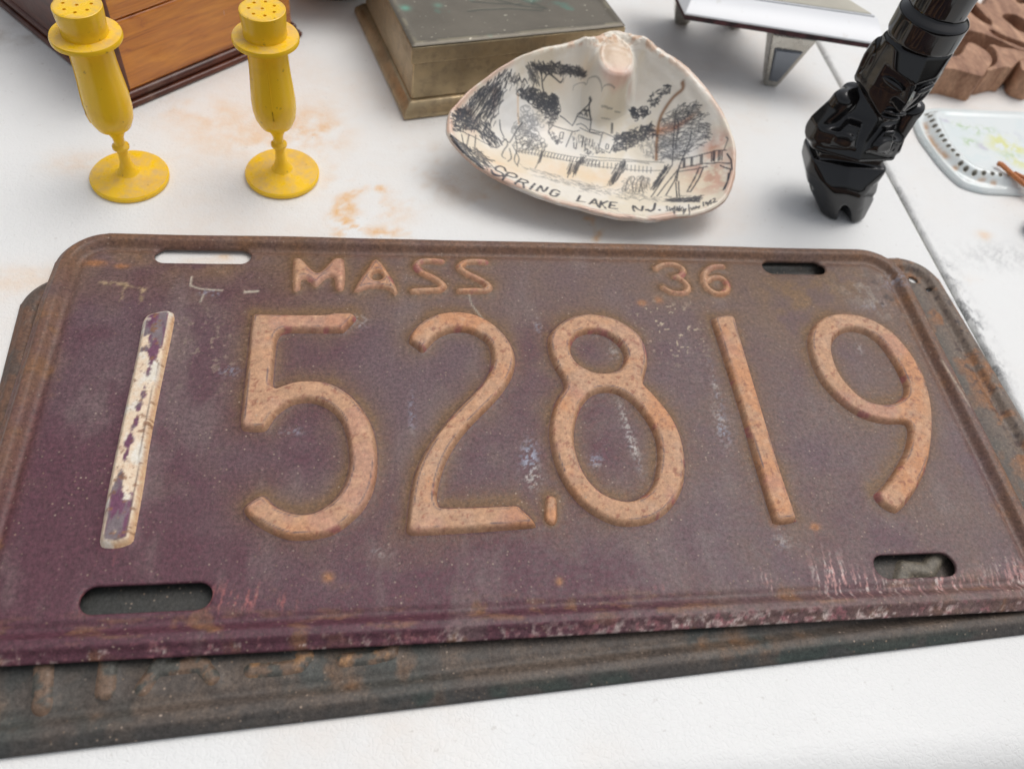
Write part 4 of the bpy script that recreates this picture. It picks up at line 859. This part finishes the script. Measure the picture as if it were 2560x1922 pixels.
_lc = lidm.mix(lidm.ramp(lidm.noise(420, 1, .5, seed=8), [(.70, 0), (.76, .8)]), _lc, (.46, .43, .34)); lidm.base(_lc); lidm.bump(_l2, .0005, .35)
rb = math.radians(15.2); ca, sa = math.cos(rb), math.sin(rb)
bx = empty('brass_box', tuple(at(1010, 303)), 'tarnished brass trinket box with green flecked lid behind the clam shell', 'box', rz=rb)
BW, BD = .1165, .094
def ring_loft(lv, bm=None):
    bm = bm or bmesh.new(); R = []
    for ins, z in lv: R.append([bm.verts.new(p) for p in ((ins, ins, z), (BW - ins, ins, z), (BW - ins, BD - ins, z), (ins, BD - ins, z))])
    for a, b in zip(R, R[1:]):
        for k in range(4): bm.faces.new((a[k], a[(k + 1) % 4], b[(k + 1) % 4], b[k]))
    bm.faces.new(R[0][::-1]); bm.faces.new(R[-1]); return bm
bm_obj('flared_foot', ring_loft([(.0004, 0), (0, .0012), (.0004, .0034), (.0034, .0068), (.0050, .0078)]), brass.m, bx, bevel=.0005)
bm_obj('box_body', ring_loft([(.0050, .0076), (.0056, .0262)]), brass.m, bx, bevel=.0008)
bm_obj('lid_band', ring_loft([(.0046, .0266), (.0040, .0272), (.0042, .0346), (.0046, .0350)]), brass.m, bx, bevel=.0007)
# the lid plate: slightly dished sheet with raised border
NXb = 120; gx = np.linspace(.0044, BW - .0044, NXb); gy = np.linspace(.0044, BD - .0044, NXb); X, Y = np.meshgrid(gx, gy)
db = np.minimum(np.minimum(X - gx[0], gx[-1] - X), np.minimum(Y - gy[0], gy[-1] - Y)); Zl = .0356 + .0008 * sst(0, .0012, db) - .0006 * sst(.0028, .0042, db) + (fbm(X * 1000, Y * 1000, 30, 601, 2) - .5) * .0004
leaf = np.zeros(X.size)
Pb = np.stack([X.ravel(), Y.ravel()], 1)
def b_at(x, y): q = at(x, y, .035) - np.array(bx.location); return np.array([q[0] * ca + q[1] * sa, -q[0] * sa + q[1] * ca])
for st_ in ([(1365, 25), (1300, 18), (1240, 2), (1200, -15)], [(1360, 22), (1310, 5), (1280, -12)], [(1355, 30), (1270, 25), (1200, 28), (1170, 32)], [(1330, 15), (1335, -5)], [(1180, 8), (1240, 12), (1300, 14)]):
    q = np.array([b_at(*p) for p in st_]); leaf = np.maximum(leaf, np.exp(-(seg_dist(Pb, q[:-1], q[1:]) / .0006) ** 2))
Zl = Zl - leaf.reshape(Zl.shape) * .0003
me = mesh_np('lid_plate', np.column_stack([X.ravel(), Y.ravel(), Zl.ravel()]), grid_faces(NXb, NXb))
lcol = np.zeros((X.size, 3)); lcol[:, 0] = leaf; lcol[:, 1] = blob(Pb, b_at(1013, 25), .0022, .0022) + .5 * blob(Pb, b_at(1095, 18), .002, .002) + .4 * blob(Pb, b_at(1330, 4), .004, .002); lcol[:, 2] = np.exp(-(((db.ravel() - .0022) / .0007) ** 2)) * sst(.4, .6, fbm(Pb[:, 0] * 1e3, Pb[:, 1] * 1e3, 6, 611, 3))
color_attr(me, 'marks', lcol)
_sp = lidm.n('ShaderNodeSeparateColor', Color=lidm.attr('marks')).outputs
_lc = lidm.mix(lidm.math('MULTIPLY', _sp[0], .75), _lc, (.045, .060, .045)); _lc = lidm.mix(lidm.math('MULTIPLY', _sp[1], .8), _lc, (.16, .40, .30)); _lc = lidm.mix(lidm.math('MULTIPLY', _sp[2], .6), _lc, (.34, .30, .20)); lidm.base(_lc)
link('lid_plate', me, lidm.m, bx)

# ---------------------------------------------------------------- carved black stone idol
def smin(a, b, k): h = np.clip(.5 + .5 * (b - a) / k, 0, 1); return b * (1 - h) + a * h - k * h * (1 - h)
def smax(a, b, k): return -smin(-a, -b, k)
def pl(X, Y, Z, n, p): n = np.array(n, float); n /= np.linalg.norm(n); return (X - p[0]) * n[0] + (Y - p[1]) * n[1] + (Z - p[2]) * n[2]
def ell(X, Y, Z, c, r):
    q = np.sqrt(((X - c[0]) / r[0]) ** 2 + ((Y - c[1]) / r[1]) ** 2 + ((Z - c[2]) / r[2]) ** 2); return (q - 1) * min(r)
def caps(X, Y, Z, a, b, ra, rb_):
    a, b = np.array(a, float), np.array(b, float); d = b - a; t = np.clip(((X - a[0]) * d[0] + (Y - a[1]) * d[1] + (Z - a[2]) * d[2]) / (d @ d), 0, 1)
    return np.sqrt((X - a[0] - t * d[0]) ** 2 + (Y - a[1] - t * d[1]) ** 2 + (Z - a[2] - t * d[2]) ** 2) - (ra + (rb_ - ra) * t)
def idol(X, Y, Z):
    Z = Z / 1.075; X = X - np.interp(Z, [0, 8, 20, 40, 50, 62, 114], [2.6, -1.0, -7.0, -8.0, -5.0, -2.6, -2.2]); k = np.interp(Z, [0, 28, 34, 48, 53, 78, 81, 114], [1.10, 1.22, 1.18, 1.13, 1.19, 1.19, 1.04, 1.04]); X = X / k; Y = Y / k
    W = np.abs(X)
    def conv(k, *pp):
        v = None
        for n, p in pp: s = pl(W, Y, Z, n, p); v = s if v is None else smax(v, s, k)
        return v
    # folded legs: knees forward, tapering to the feet below
    legs = conv(1.6, ((.93, 0, -.36), (9.8, 0, 0)), ((0, -1, -.10), (0, -12.4, 3)), ((.10, -.88, .46), (0, -13.2, 20.0)), ((0, .93, -.36), (0, 4.0, 0)), ((0, 0, -1), (0, 0, 0)), ((0, .16, 1), (0, 0, 26.5)), ((.66, -.74, -.1), (11.4, -9.4, 16)), ((.6, .8, -.3), (8, 6.0, 6)), ((1, 0, 0), (14.6, 0, 0)))
    legs = smax(legs, -ell(W, Y, Z, (0, -16, 0), (3.2, 11, 10.5)), .6)
    legs = smax(legs, -caps(W, Y, Z, (1.0, -17.2, 6.2), (14, -12.8, 10.0), 2.2, 3.0), .8)
    legs = smax(legs, -caps(W, Y, Z, (11.5, 8, 9.5), (14.2, -9, 12.5), .9, 1.5), .6)
    legs = smax(legs, -caps(W, Y, Z, (13.6, -11.2, 13), (15.6, -8.4, 29), 1.5, 1.5), .6)
    # trunk and arms
    trunk = conv(1.5, ((.98, 0, .10), (15.4, 0, 38)), ((.72, -.05, .69), (13.2, 1, 52.5)), ((.36, -.86, .36), (0, -9.4, 41)), ((0, 1, .05), (0, 9.5, 40)), ((0, -.25, -1), (0, -9, 31.5)), ((.6, .8, 0), (13, 7.0, 40)), ((0, -.50, .86), (0, -3.0, 55.0)), ((0, .5, .86), (0, 4, 56)))
    waist = conv(1.2, ((1, 0, 0), (12.0, 0, 30)), ((0, -1, 0), (0, -7.0, 30)), ((0, 1, 0), (0, 8.5, 30)), ((.6, .8, 0), (10, 6.5, 30)), ((0, 0, -1), (0, 0, 22)), ((0, 0, 1), (0, 0, 36))); trunk = smin(trunk, waist, 1.2)
    arm = smin(caps(W, Y, Z, (13.0, 0.5, 50), (16.2, -1.0, 36.6), 4.4, 4.0), caps(W, Y, Z, (16.0, -2.0, 36.0), (7.0, -9.4, 39.4), 3.6, 3.0), 2.2)
    arm = smax(arm, pl(W, Y, Z, (1, -.25, .08), (18.2, -1, 38)), .7); arm = smax(arm, pl(W, Y, Z, (.50, -.86, .05), (9, -9.6, 38)), .6)
    hand = conv(.7, ((1, 0, .2), (10.2, 0, 41)), ((-1, 0, .2), (3.6, 0, 41)), ((.25, -1, .25), (6.6, -9.6, 41)), ((0, 0, 1), (0, 0, 45.4)), ((0, 0, -1), (0, 0, 37.4)), ((0, 1, 0), (0, -4, 44)))
    for q in (5.2, 6.7, 8.2): hand = smax(hand, -caps(W, Y, Z, (q, -10.5, 37), (q - .5, -9.9, 44.6), .5, .5), .25)
    trunk = smin(trunk, smin(arm, hand, 1.2), 1.8)
    # head: a long faceted mask, chin over the chest
    h = conv(1.1, ((1, .05, .06), (12.6, 0, 70)), ((.84, -.54, .0), (10.6, -4.6, 72)), ((.30, -.91, .30), (0, -12.8, 68.5)), ((0, 1, .22), (0, 8.0, 76)), ((.66, -.20, -.72), (7.4, -4, 55.4)), ((.1, -.25, -.96), (0, -9, 49.6)), ((0, 0, 1), (0, 0, 88)), ((.7, .7, .1), (10.2, 6.0, 70)), ((0, .6, -.8), (0, 6, 56)))
    # below the slanting brow the face is cut back and leaves a straight nose ridge
    face = smax(conv(.4, ((.52, -.855, .0), (1.2, -10.9, 66)),), pl(W, Y, Z, (0, -.98, -.2), (0, -12.0, 56)), .4)
    h = smax(h, smin(face, -pl(W, Y, Z, (-.26, 0, 1), (0, 0, 69.0)), .25), .25)
    h = smax(h, -caps(W, Y, Z, (8.2, -9.6, 63), (5.4, -11.2, 54.5), 2.4, 2.0), .8)
    nose = smax(smax(pl(W, Y, Z, (.80, -.60, .10), (.30, -13.2, 64)), pl(W, Y, Z, (0, -.955, .30), (0, -14.6, 60)), .2), smax(smax(pl(W, Y, Z, (0, .30, -1), (0, -13, 58.2)), pl(W, Y, Z, (0, -.2, 1), (0, -11.5, 70.5)), .3), smax(Y + 6, W - 3.8, .4), .3), .25)
    h = smin(h, nose, .25)
    h = smin(h, ell(W, Y - (W - 5.5) * .62, Z - (W - 5.5) * .20, (5.8, -9.3, 65.9), (3.6, 1.3, 1.5)), .2)
    h = smax(h, -caps(W, Y, Z, (2.2, -11.2, 64.2), (9.8, -6.2, 66.0), .5, .35), .25)
    h = smax(h, -caps(W, Y, Z, (1.8, -11.8, 67.2), (9.8, -6.9, 69.6), .5, .4), .25)
    h = smin(h, ell(W, Y, Z, (0, -11.5, 56.4), (4.2, 1.7, 1.0)), .25); h = smin(h, ell(W, Y, Z, (0, -11.1, 53.9), (3.6, 1.7, 1.1)), .25)
    h = smax(h, -ell(W, Y, Z, (0, -13.2, 55.1), (4.4, 1.7, .5)), .2); h = smax(h, -ell(W, Y, Z, (0, -12.2, 52.1), (3.4, 1.5, .7)), .3)
    ear = smax(ell(W, Y, Z, (12.2, 2.5, 67), (2.0, 3.6, 9.5)), -ell(W, Y, Z, (14.2, 1.4, 67.5), (1.5, 1.5, 6.6)), .4)
    h = smin(h, ear, .4)
    h = smax(h, -caps(W, Y, Z, (13.0, -2.4, 56), (13.2, -2.0, 79), .9, .9), .4)
    # flat-topped hat with a thick band
    hy = .6; r = np.hypot(X, (Y - hy) * .98)
    band = smax(smax(r - 13.4, pl(X, Y, Z, (0, 0, -1), (0, 0, 79.8)), .6), smax(Z - 91.6, (r - 10.9) * .62 + (Z - 91.0) * .78, .4), .4)
    band = smax(band, -(np.hypot(r - 14.2, Z - 79.4) - 1.6), .3)
    a8 = np.arctan2(Y - hy, X); oct_ = r * np.cos((a8 + math.pi / 12) % (math.pi / 6) - math.pi / 12)
    crown = smax(smax(.35 * oct_ + .65 * r - 10.5 - (Z - 91) * .05, -(Z - 88), .5), Z - 114, .9)
    hat = smin(band, crown, .4)
    d = smin(legs, trunk, .6); d = smin(d, h, .3); return smin(d, hat, .3)
V, F = surface_nets(idol, (-31, -22, -2), (24, 18, 124), .45)
V[:, 2] = np.maximum(V[:, 2], 0)
me = mesh_np('carved_idol', V * .001, F)
onyx = M('polished_black_stone', rough=.06, spec=.62); _o = onyx.noise(40, 5, .6, dist=.5); onyx.base(onyx.ramp(_o, [(.35, (.004, .004, .005)), (.7, (.013, .012, .012))]))
_od = onyx.ramp(onyx.noise(600, 3, .7), [(.55, 0), (.8, 1)]); onyx.set('Roughness', onyx.math('ADD', .06, onyx.math('MULTIPLY', onyx.ramp(onyx.noise(35, 3, .5, seed=3), [(.45, 0), (.75, .12)]), 1.0))); onyx.bump(onyx.noise(45, 2), .0010, .22)
io = link('carved_idol', me, onyx.m); IX = at(2098, 530); io.location = (.1615, .1190, 0.0); io.rotation_euler = (0, 0, math.radians(-9))
sm_ = io.modifiers.new('smooth', 'SMOOTH'); sm_.iterations = 3; sm_.factor = .5
tag(io, 'polished black stone idol of a squatting figure with a tall round hat', 'figurine')

# ---------------------------------------------------------------- silver stand on tapered feet
chrome = M('polished_silver', rough=.2, metal=1.0); _k = chrome.noise(70, 4); chrome.base(chrome.ramp(_k, [(.3, (.36, .335, .29)), (.7, (.52, .50, .46))])); chrome.set('Roughness', chrome.ramp(chrome.noise(300, 4), [(.35, .12), (.7, .38)]))
refl_white = M('white_reflection_tint', rough=.28, spec=.5); _e = refl_white.ramp(refl_white.noise(130, 4, .6), [(.62, 0), (.76, .6)]); refl_white.base(refl_white.mix(_e, (.74, .75, .765), (.46, .42, .36))); refl_white.bump(refl_white.noise(60, 3), .0008, .2)  # white is the table's reflection on polished metal, put into the colour
beige = M('beige_reflection_top', rough=.35); beige.base(beige.ramp(beige.noise(40, 4), [(.3, (.40, .37, .30)), (.7, (.52, .49, .40))]))  # beige likewise paints what the metal top reflects
felt = M('dark_red_felt', rough=.9); felt.base(felt.ramp(felt.noise(200, 3), [(.35, (.03, .02, .022)), (.7, (.11, .04, .045))]))
stand = empty('silver_stand', (.145, .24, 0), 'white and silver stand with tapered foot and dark red underside behind the idol', 'stand')
SO = np.array([.145, .24, 0.])
BL, BR = at(1711, 38, .0355), at(2215, 117, .0355); TL, TR = at(1735, -19, .0425), at(2196, 47, .0425)
dl = at(1693, 0, .0355) - BL; dl = dl / np.linalg.norm(dl); dr = at(2121, 0, .0425) - at(2182, 38, .0425); dr = dr / np.linalg.norm(dr)
low4 = [BL, BR, BR + dr * .075, BL + dl * .07]; top4 = [TL, TR, TR + dr * .065 , TL + dl * .056 ]
def ring_mesh(rings):
    bm = bmesh.new(); R = [[bm.verts.new(tuple(p - SO)) for p in r] for r in rings]
    for a, b in zip(R, R[1:]):
        for k in range(len(a)): bm.faces.new((a[k], a[(k + 1) % len(a)], b[(k + 1) % len(a)], b[k]))
    bm.faces.new(R[0][::-1]); bm.faces.new(R[-1]); return bm
def ins_(r, t, dz): c = sum(r) / len(r); return [p + (c - p) * t + np.array([0, 0, dz]) for p in r]
bm_obj('rim_band', ring_mesh([low4, ins_(low4, .004, .0008), top4]), refl_white.m, stand, bevel=.0006, segs=3)
bm_obj('top_lip', ring_mesh([ins_(top4, .025, -.001), ins_(top4, .03, .0008), ins_(top4, .045, .0008)]), refl_white.m, stand, bevel=.0003)
bm_obj('top_plate', ring_mesh([ins_(top4, .06, -.001), ins_(top4, .06, .0012)]), beige.m, stand, bevel=.0002)
bm_obj('felt_base', ring_mesh([ins_(low4, .02, -.0030), ins_(low4, .012, -.0001)]), felt.m, stand, bevel=.0005)
inset_m = M('dark_mirror', rough=.08, metal=1.0, color=(.20, .215, .24))
def foot(cx, cy, rz):
    bm = bmesh.new(); lv = [(.0035, .0030, 0), (.0046, .0036, .0030), (.0120, .0085, .0326)]; rings = []
    for a, b, z in lv: rings.append([bm.verts.new((sx * a, sy * b, z)) for sx, sy in ((-1, -1), (1, -1), (1, 1), (-1, 1))])
    for p, q in zip(rings, rings[1:]):
        for k in range(4): bm.faces.new((p[k], p[(k + 1) % 4], q[(k + 1) % 4], q[k]))
    bm.faces.new(rings[0][::-1]); bm.faces.new(rings[-1])
    o = bm_obj('foot', bm, chrome.m, stand, bevel=.0010, segs=3); o.location = (cx - .145, cy - .24, 0); o.rotation_euler = (0, 0, rz)
    bm = bmesh.new(); f = [(-.0022, .0045), (.0022, .0045), (.0066, .0240), (-.0066, .0240)]
    yo = lambda z: -(.0036 + (.0085 - .0036) * (z - .003) / .0272)
    a = [bm.verts.new((x, yo(z) - .0010, z)) for x, z in f]; b = [bm.verts.new((x * 1.25, yo(z) + .0006, z + (.0008 if z > .01 else -.0006))) for x, z in f]
    bm.faces.new(a); bm.faces.new(b[::-1])
    for k in range(4): bm.faces.new((a[k], a[(k + 1) % 4], b[(k + 1) % 4], b[k]))
    i = bm_obj('inset_panel', bm, inset_m.m, o, bevel=.0003)
    return o
foot(.1565, .2145, math.radians(-8)); foot(.118, .270, math.radians(172)); foot(.150, .270, math.radians(120))

# ---------------------------------------------------------------- carved wooden block
cw = M('carved_brown_wood', rough=.62, spec=.35); _w1 = cw.noise(42, 6, .6, stretch=(3.2, 1, 1.5), dist=.8); _w2 = cw.noise(420, 4, .65, stretch=(2, .5, 1))
_wc = cw.ramp(_w1, [(.3, (.22, .105, .062)), (.5, (.37, .20, .122)), (.72, (.54, .32, .20))]); _wc = cw.mix(.4, _wc, cw.ramp(_w2, [(.3, .2), (.7, .8)]), 'OVERLAY'); cw.base(_wc); cw.bump(_w1, .001, .4); cw.bump(_w2, .0004, .4)
kB = .1686; HB = .0165
def zb(pts): return [tuple(at(2280 + p[0] * kB, p[1] * kB, HB)[:2]) + ((1,) if len(p) > 2 else ()) for p in pts]
cb = empty('carved_block', tuple(at(2430, 170)), 'brown carved wooden scroll block with cut-out slots behind the idol', 'carving')
cbo = np.array(cb.location)
def fret(name, loops, z0, z1):
    cu = bpy.data.curves.new(name, 'CURVE'); cu.dimensions = '2D'; cu.fill_mode = 'BOTH'
    for lp in loops:
        p = spline(zb(lp), sub=5); s = cu.splines.new('POLY'); s.points.add(len(p) - 1); s.use_cyclic_u = True
        for q, v in zip(s.points, p): q.co = (v[0] - cbo[0], v[1] - cbo[1], 0, 1)
    cu.extrude = (z1 - z0) / 2 - .0006; cu.bevel_depth = .0006; cu.bevel_resolution = 2; cu.offset = -.0006
    t = bpy.data.objects.new(name, cu); COL.objects.link(t); t.location = (0, 0, 0)
    dg = bpy.context.evaluated_depsgraph_get(); me = bpy.data.meshes.new_from_object(t.evaluated_get(dg)); bpy.data.objects.remove(t)
    me.transform(Matrix.Translation((0, 0, (z0 + z1) / 2))); me.materials.clear()
    o = link(name, me, cw.m, cb, smooth=True)
    try: me.set_sharp_from_angle(angle=math.radians(35))
    except Exception: pass
    return o
fret('scroll', [[(400, 1010), (460, 900), (530, 850), (640, 830), (720, 800), (775, 745), (800, 670), (850, 632), (940, 655), (1040, 712), (1130, 780), (1185, 860), (1187, 930), (1130, 1010), (1075, 1105), (1030, 1130, 1), (800, 1070), (600, 1020)]], 0, HB)
fret('scroll', [[(1150, 660), (1220, 650), (1320, 690), (1450, 705), (1560, 725), (1700, 770), (1690, 860), (1600, 890), (1490, 995, 1), (1380, 985), (1150, 1040), (1130, 1000), (1232, 950), (1272, 880), (1258, 760), (1205, 690)]], 0, HB - .0004)
fret('scroll', [[(1590, 830), (1700, 800), (1900, 850), (1950, 1100), (1760, 1080), (1640, 1000), (1620, 900)]], 0, HB - .0008)
band_ = [(500, 470), (620, 480), (740, 478), (900, 500), (1080, 540), (1250, 610), (1400, 672), (1560, 722), (1700, 760), (1950, 820), (2100, 700), (2150, 300), (2000, -150), (1600, -330), (1250, -260), (1130, -120), (1100, 10), (1075, 60), (1000, 45), (940, 10), (900, 40), (850, 110), (780, 165), (650, 220), (520, 330)]
band_[0:7] = [(500, 420), (620, 436), (745, 440), (900, 462), (1080, 505), (1250, 575), (1400, 640)]
fret('fretted_panel', [band_, [(940, 60), (1000, 130), (1100, 235), (1175, 305), (1188, 370), (1120, 358), (1000, 290), (900, 210), (850, 150), (890, 95)], [(1150, 440), (1210, 445), (1350, 515), (1500, 575), (1680, 640), (1720, 700), (1650, 705), (1500, 648), (1350, 590), (1215, 515)], [(1340, 235), (1420, 203), (1550, 225), (1680, 300), (1790, 400), (1780, 490), (1650, 480), (1540, 425), (1440, 340), (1370, 285)], [(1540, 0), (1620, -60), (1760, -80), (1800, 0), (1720, 40), (1600, 50)]], 0, HB)

# ---------------------------------------------------------------- porcelain plaque with pierced border
porc = M('white_porcelain', rough=.12, spec=.5); _p = porc.attr('paint'); porc.base(_p); porc.set('Coat Weight', .3)
kD = 320 / 1329; zd = lambda p, z=.002: at(2240 + p[0] * kD, 240 + p[1] * kD, z)[:2]
oc = np.array([.300, .165])
def mir(pts): 
    q = [p for p in pts]; return q + [(2 * oc[0] + .006 - x, y) for x, y in q[::-1]]
outer = spline([tuple(p) for p in mir([tuple(zd(p)) for p in [(1329, 1012), (1150, 1006), (950, 994), (800, 962), (680, 915), (560, 815), (450, 695), (350, 565), (255, 430), (200, 300), (195, 215), (270, 148), (450, 126), (700, 140), (1000, 152), (1329, 166)]])], sub=6)
inner = spline([tuple(p) for p in mir([tuple(zd(p, .007)) for p in [(1329, 850), (1150, 825), (950, 790), (820, 745), (690, 660), (560, 520), (470, 370), (415, 240), (420, 180), (480, 150), (700, 160), (1000, 172), (1329, 186)]])], sub=6)
OP, IP = Poly([outer]), Poly([inner])
hp = [(305, 215), (322, 262), (338, 318), (362, 375), (397, 432), (428, 486), (458, 535), (497, 592), (541, 640), (588, 690), (630, 758), (690, 808), (775, 853), (860, 868), (946, 880), (1028, 892), (1108, 898), (1190, 900), (1265, 910), (1345, 914), (1425, 918)]
HP = np.array([zd(p, .0022) for p in hp]); hr = .00095
lo, hi = outer.min(0) - .001, outer.max(0) + .001; rs_ = .00055
gx = np.arange(lo[0], hi[0], rs_); gy = np.arange(lo[1], hi[1], rs_); X, Y = np.meshgrid(gx, gy); P = np.stack([X.ravel(), Y.ravel()], 1); F = grid_faces(len(gx), len(gy))
def DS(Q):
    s = OP.sdf(Q); d = np.full(len(Q), 9.0)
    for h_ in HP: d = np.minimum(d, np.hypot(*(Q - h_).T) - hr)
    return np.maximum(s, -d)
keep = DS(P[F].mean(1)) < 0; tk = np.zeros(len(P), bool); tk[F[keep]] = 1; tn = np.zeros(len(P), bool); tn[F[~keep]] = 1; b = np.where(tk & tn)[0]; e = 2e-5
for _ in range(3):
    s0 = DS(P[b]); gr = np.stack([DS(P[b] + [e, 0]) - DS(P[b] - [e, 0]), DS(P[b] + [0, e]) - DS(P[b] - [0, e])], 1) / (2 * e); P[b] -= gr * np.clip(s0, -rs_, rs_)[:, None]
so, si = OP.sdf(P), IP.sdf(P)
z = .0030 - .0016 * sst(-.0022, -.0004, so) + .0006 * np.exp(-((so + .0012) / .0008) ** 2)
z = z + .0042 * sst(.0052, -.0006, si) - .0008 * sst(-.001, -.004, si)
u, inv = np.unique(F[keep], return_inverse=True); f = inv.reshape(-1, 4)
soU = so[u]
Pu = P[u]; c = np.tile(np.array([.74, .775, .76]), (len(u), 1)); n = fbm(Pu[:, 0] * 1e3, Pu[:, 1] * 1e3, 6, 701, 4)
c = lerp(c, np.array([.66, .74, .74]), .5 * sst(.4, .7, n))
def db_(p, rx, ry, r=0.0): return blob(Pu, zd(p, .007), rx, ry, r)
yy = db_((1090, 490), .008, .005, .3) + db_((1260, 545), .006, .004) + .8 * db_((1290, 690), .008, .004, -.6) + .7 * db_((1050, 420), .004, .003); c = lerp(c, np.array([.70, .70, .22]), np.clip(.85 * yy * sst(.35, .55, fbm(Pu[:, 0] * 1e3, Pu[:, 1] * 1e3, 3, 711, 3)), 0, .8))
gg = db_((700, 300), .005, .003) + db_((770, 470), .004, .003) + .8 * db_((850, 365), .004, .003) + .7 * db_((950, 340), .005, .003) + .6 * db_((1200, 610), .006, .003); c = lerp(c, np.array([.36, .52, .20]), np.clip(.75 * gg * sst(.42, .6, fbm(Pu[:, 0] * 1e3, Pu[:, 1] * 1e3, 2, 721, 3)), 0, .8))
pp = db_((915, 520), .0035, .0025, -.5) + db_((530, 240), .004, .0022, -.3) + .6 * db_((1210, 400), .005, .004); c = lerp(c, np.array([.46, .40, .52]), np.clip(.7 * pp * sst(.4, .6, n), 0, .7))
gold = stroke_px(Pu, [(2240 + x * kD, 240 + y * kD) for x, y in ((285, 280), (320, 400), (380, 510), (450, 600), (540, 700), (610, 775))], .0011, .0025) + stroke_px(Pu, [(2240 + x * kD, 240 + y * kD) for x, y in ((800, 880), (900, 905), (1010, 930))], .001, .0025)
c = lerp(c, np.array([.52, .27, .10]), np.clip(.8 * gold * sst(.3, .55, n), 0, .85))
V = np.column_stack([Pu, z[u]]); allf = f; ed = np.stack([f, np.roll(f, -1, axis=1)], -1).reshape(-1, 2); key = np.sort(ed, 1); kk = key[:, 0].astype(np.int64) * len(V) + key[:, 1]; q, cn = np.unique(kk, return_counts=True); be = ed[np.isin(kk, q[cn == 1])]
bu, bi = np.unique(be, return_inverse=True); bi = bi.reshape(be.shape); low = V[bu].copy(); low[:, 2] = .0002; nb = len(V)
f = np.vstack([f, np.stack([be[:, 1], be[:, 0], nb + bi[:, 0], nb + bi[:, 1]], 1)]); V = np.vstack([V, low]); cb_ = c[bu].copy(); cb_[soU[bu] < -.0012] = (.07, .065, .045); c[bu[soU[bu] < -.0012]] = (.30, .28, .22); c = np.vstack([c, cb_])  # piercing walls and edges coloured dark for grime and depth shade
for h_ in HP:   # dark discs: grime plus the deep piercing's shade put into colour
    n0 = len(V); an = np.arange(8) * math.pi / 4; V = np.vstack([V, np.column_stack([h_[0] + hr * 1.05 * np.cos(an), h_[1] + hr * 1.05 * np.sin(an), np.full(8, .0014)])]); c = np.vstack([c, np.tile((.06, .055, .035), (8, 1))])
    f = np.vstack([f, n0 + np.array([[0, 1, 2, 3], [0, 3, 4, 7], [4, 5, 6, 7]])])
V[:, 0] -= oc[0]; V[:, 1] -= oc[1]
me = mesh_np('porcelain_dish', V, f); color_attr(me, 'paint', c)
dish = link('porcelain_dish', me, porc.m); dish.location = (oc[0], oc[1], 0)
tag(dish, 'white porcelain dish with pierced dotted border and faded yellow flowers beside the idol', 'dish')

# ---------------------------------------------------------------- twisted cord lying over the dish
cordm = M('orange_cord', rough=.6); cordm.base(cordm.ramp(cordm.noise(900, 3), [(.3, (.40, .12, .03)), (.7, (.66, .25, .075))])); cordm.set('Sheen Weight', .3)
cp = [at(2240 + x * kD, 240 + y * kD, zz_) for x, y, zz_ in ((1062, 702, .0088), (1100, 715, .0090), (1180, 790, .0092), (1260, 860, .0080), (1340, 925, .0062), (1480, 1020, .0050), (1640, 1110, .0045))]
cs2 = np.array(cp); tt_ = np.linspace(0, 1, 90); kn = np.linspace(0, 1, len(cs2)); CC = np.stack([np.interp(tt_, kn, cs2[:, k]) for k in range(3)], 1)
for _ in range(12): CC[1:-1] = (CC[:-2] + CC[1:-1] * 2 + CC[2:]) / 4
cord = empty('twisted_cord', tuple(CC[0]), 'frayed end of a twisted orange cord lying across the porcelain dish', 'cord')
for ph in (0, 2.094, 4.189):
    T = np.gradient(CC, axis=0); T /= np.linalg.norm(T, axis=1)[:, None]; N1 = np.cross(T, [0, 0, 1]); N1 /= np.linalg.norm(N1, axis=1)[:, None]; N2 = np.cross(T, N1)
    a = ph + np.arange(len(CC)) * .62
    Q = CC + .00062 * (np.cos(a)[:, None] * N1 + np.sin(a)[:, None] * N2) - CC[0]
    bm_obj('strand', tube([tuple(v) for v in Q], .00072, 8), cordm.m, cord)
cp2 = [at(2240 + x * kD, 240 + y * kD, zz_) for x, y, zz_ in ((1235, 800, .0096), (1300, 832, .0085), (1380, 880, .0070), (1500, 950, .0060))]
Q = np.array(cp2) - CC[0]; bm_obj('strand', tube([tuple(v) for v in Q], .0009, 8), cordm.m, cord)

# ---------------------------------------------------------------- things cut by the frame
dk = M('dark_grey_plastic', rough=.4); dk.base(dk.ramp(dk.noise(80, 3), [(.3, (.035, .036, .04)), (.7, (.07, .07, .075))]))
h0 = at(2555, 575); hd = empty('dark_handle', (h0[0] + .02, h0[1] - .005, 0), 'dark grey rounded end of an object cut off by the right edge', 'handle')
bm = bmesh.new(); prism(bm, [(-.0200, .0060), (-.0185, -.0010), (-.0120, -.0130), (.030, -.020), (.036, -.002), (.02, .014), (-.012, .0125)], .0003, .0095); bm_obj('grip', bm, dk.m, hd, bevel=.0026, segs=4)
bm = bmesh.new(); prism(bm, [(.030, -.016), (.075, -.024), (.078, -.006), (.034, .002)], .002, .008); bm_obj('shaft', bm, dk.m, hd, bevel=.0015, segs=3)
bw = M('dark_brown_glaze', rough=.25); bw.base(bw.ramp(bw.noise(50, 4), [(.3, (.028, .017, .013)), (.7, (.075, .045, .032))]))
bc = at(836, -42); bowl = empty('brown_bowl', tuple(bc), 'dark brown glazed bowl cut off by the top edge between the two boxes', 'bowl')
bm_obj('bowl_body', lathe([(0, .0026), (.014, .0026), (.0150, 0), (.0178, 0), (.0184, .0018), (.0188, .0034), (.028, .010), (.036, .020), (.040, .032), (.0405, .040), (.0385, .0402), (.038, .032), (.034, .021), (.026, .012), (.012, .007), (0, .0062)], 80), bw.m, bowl)
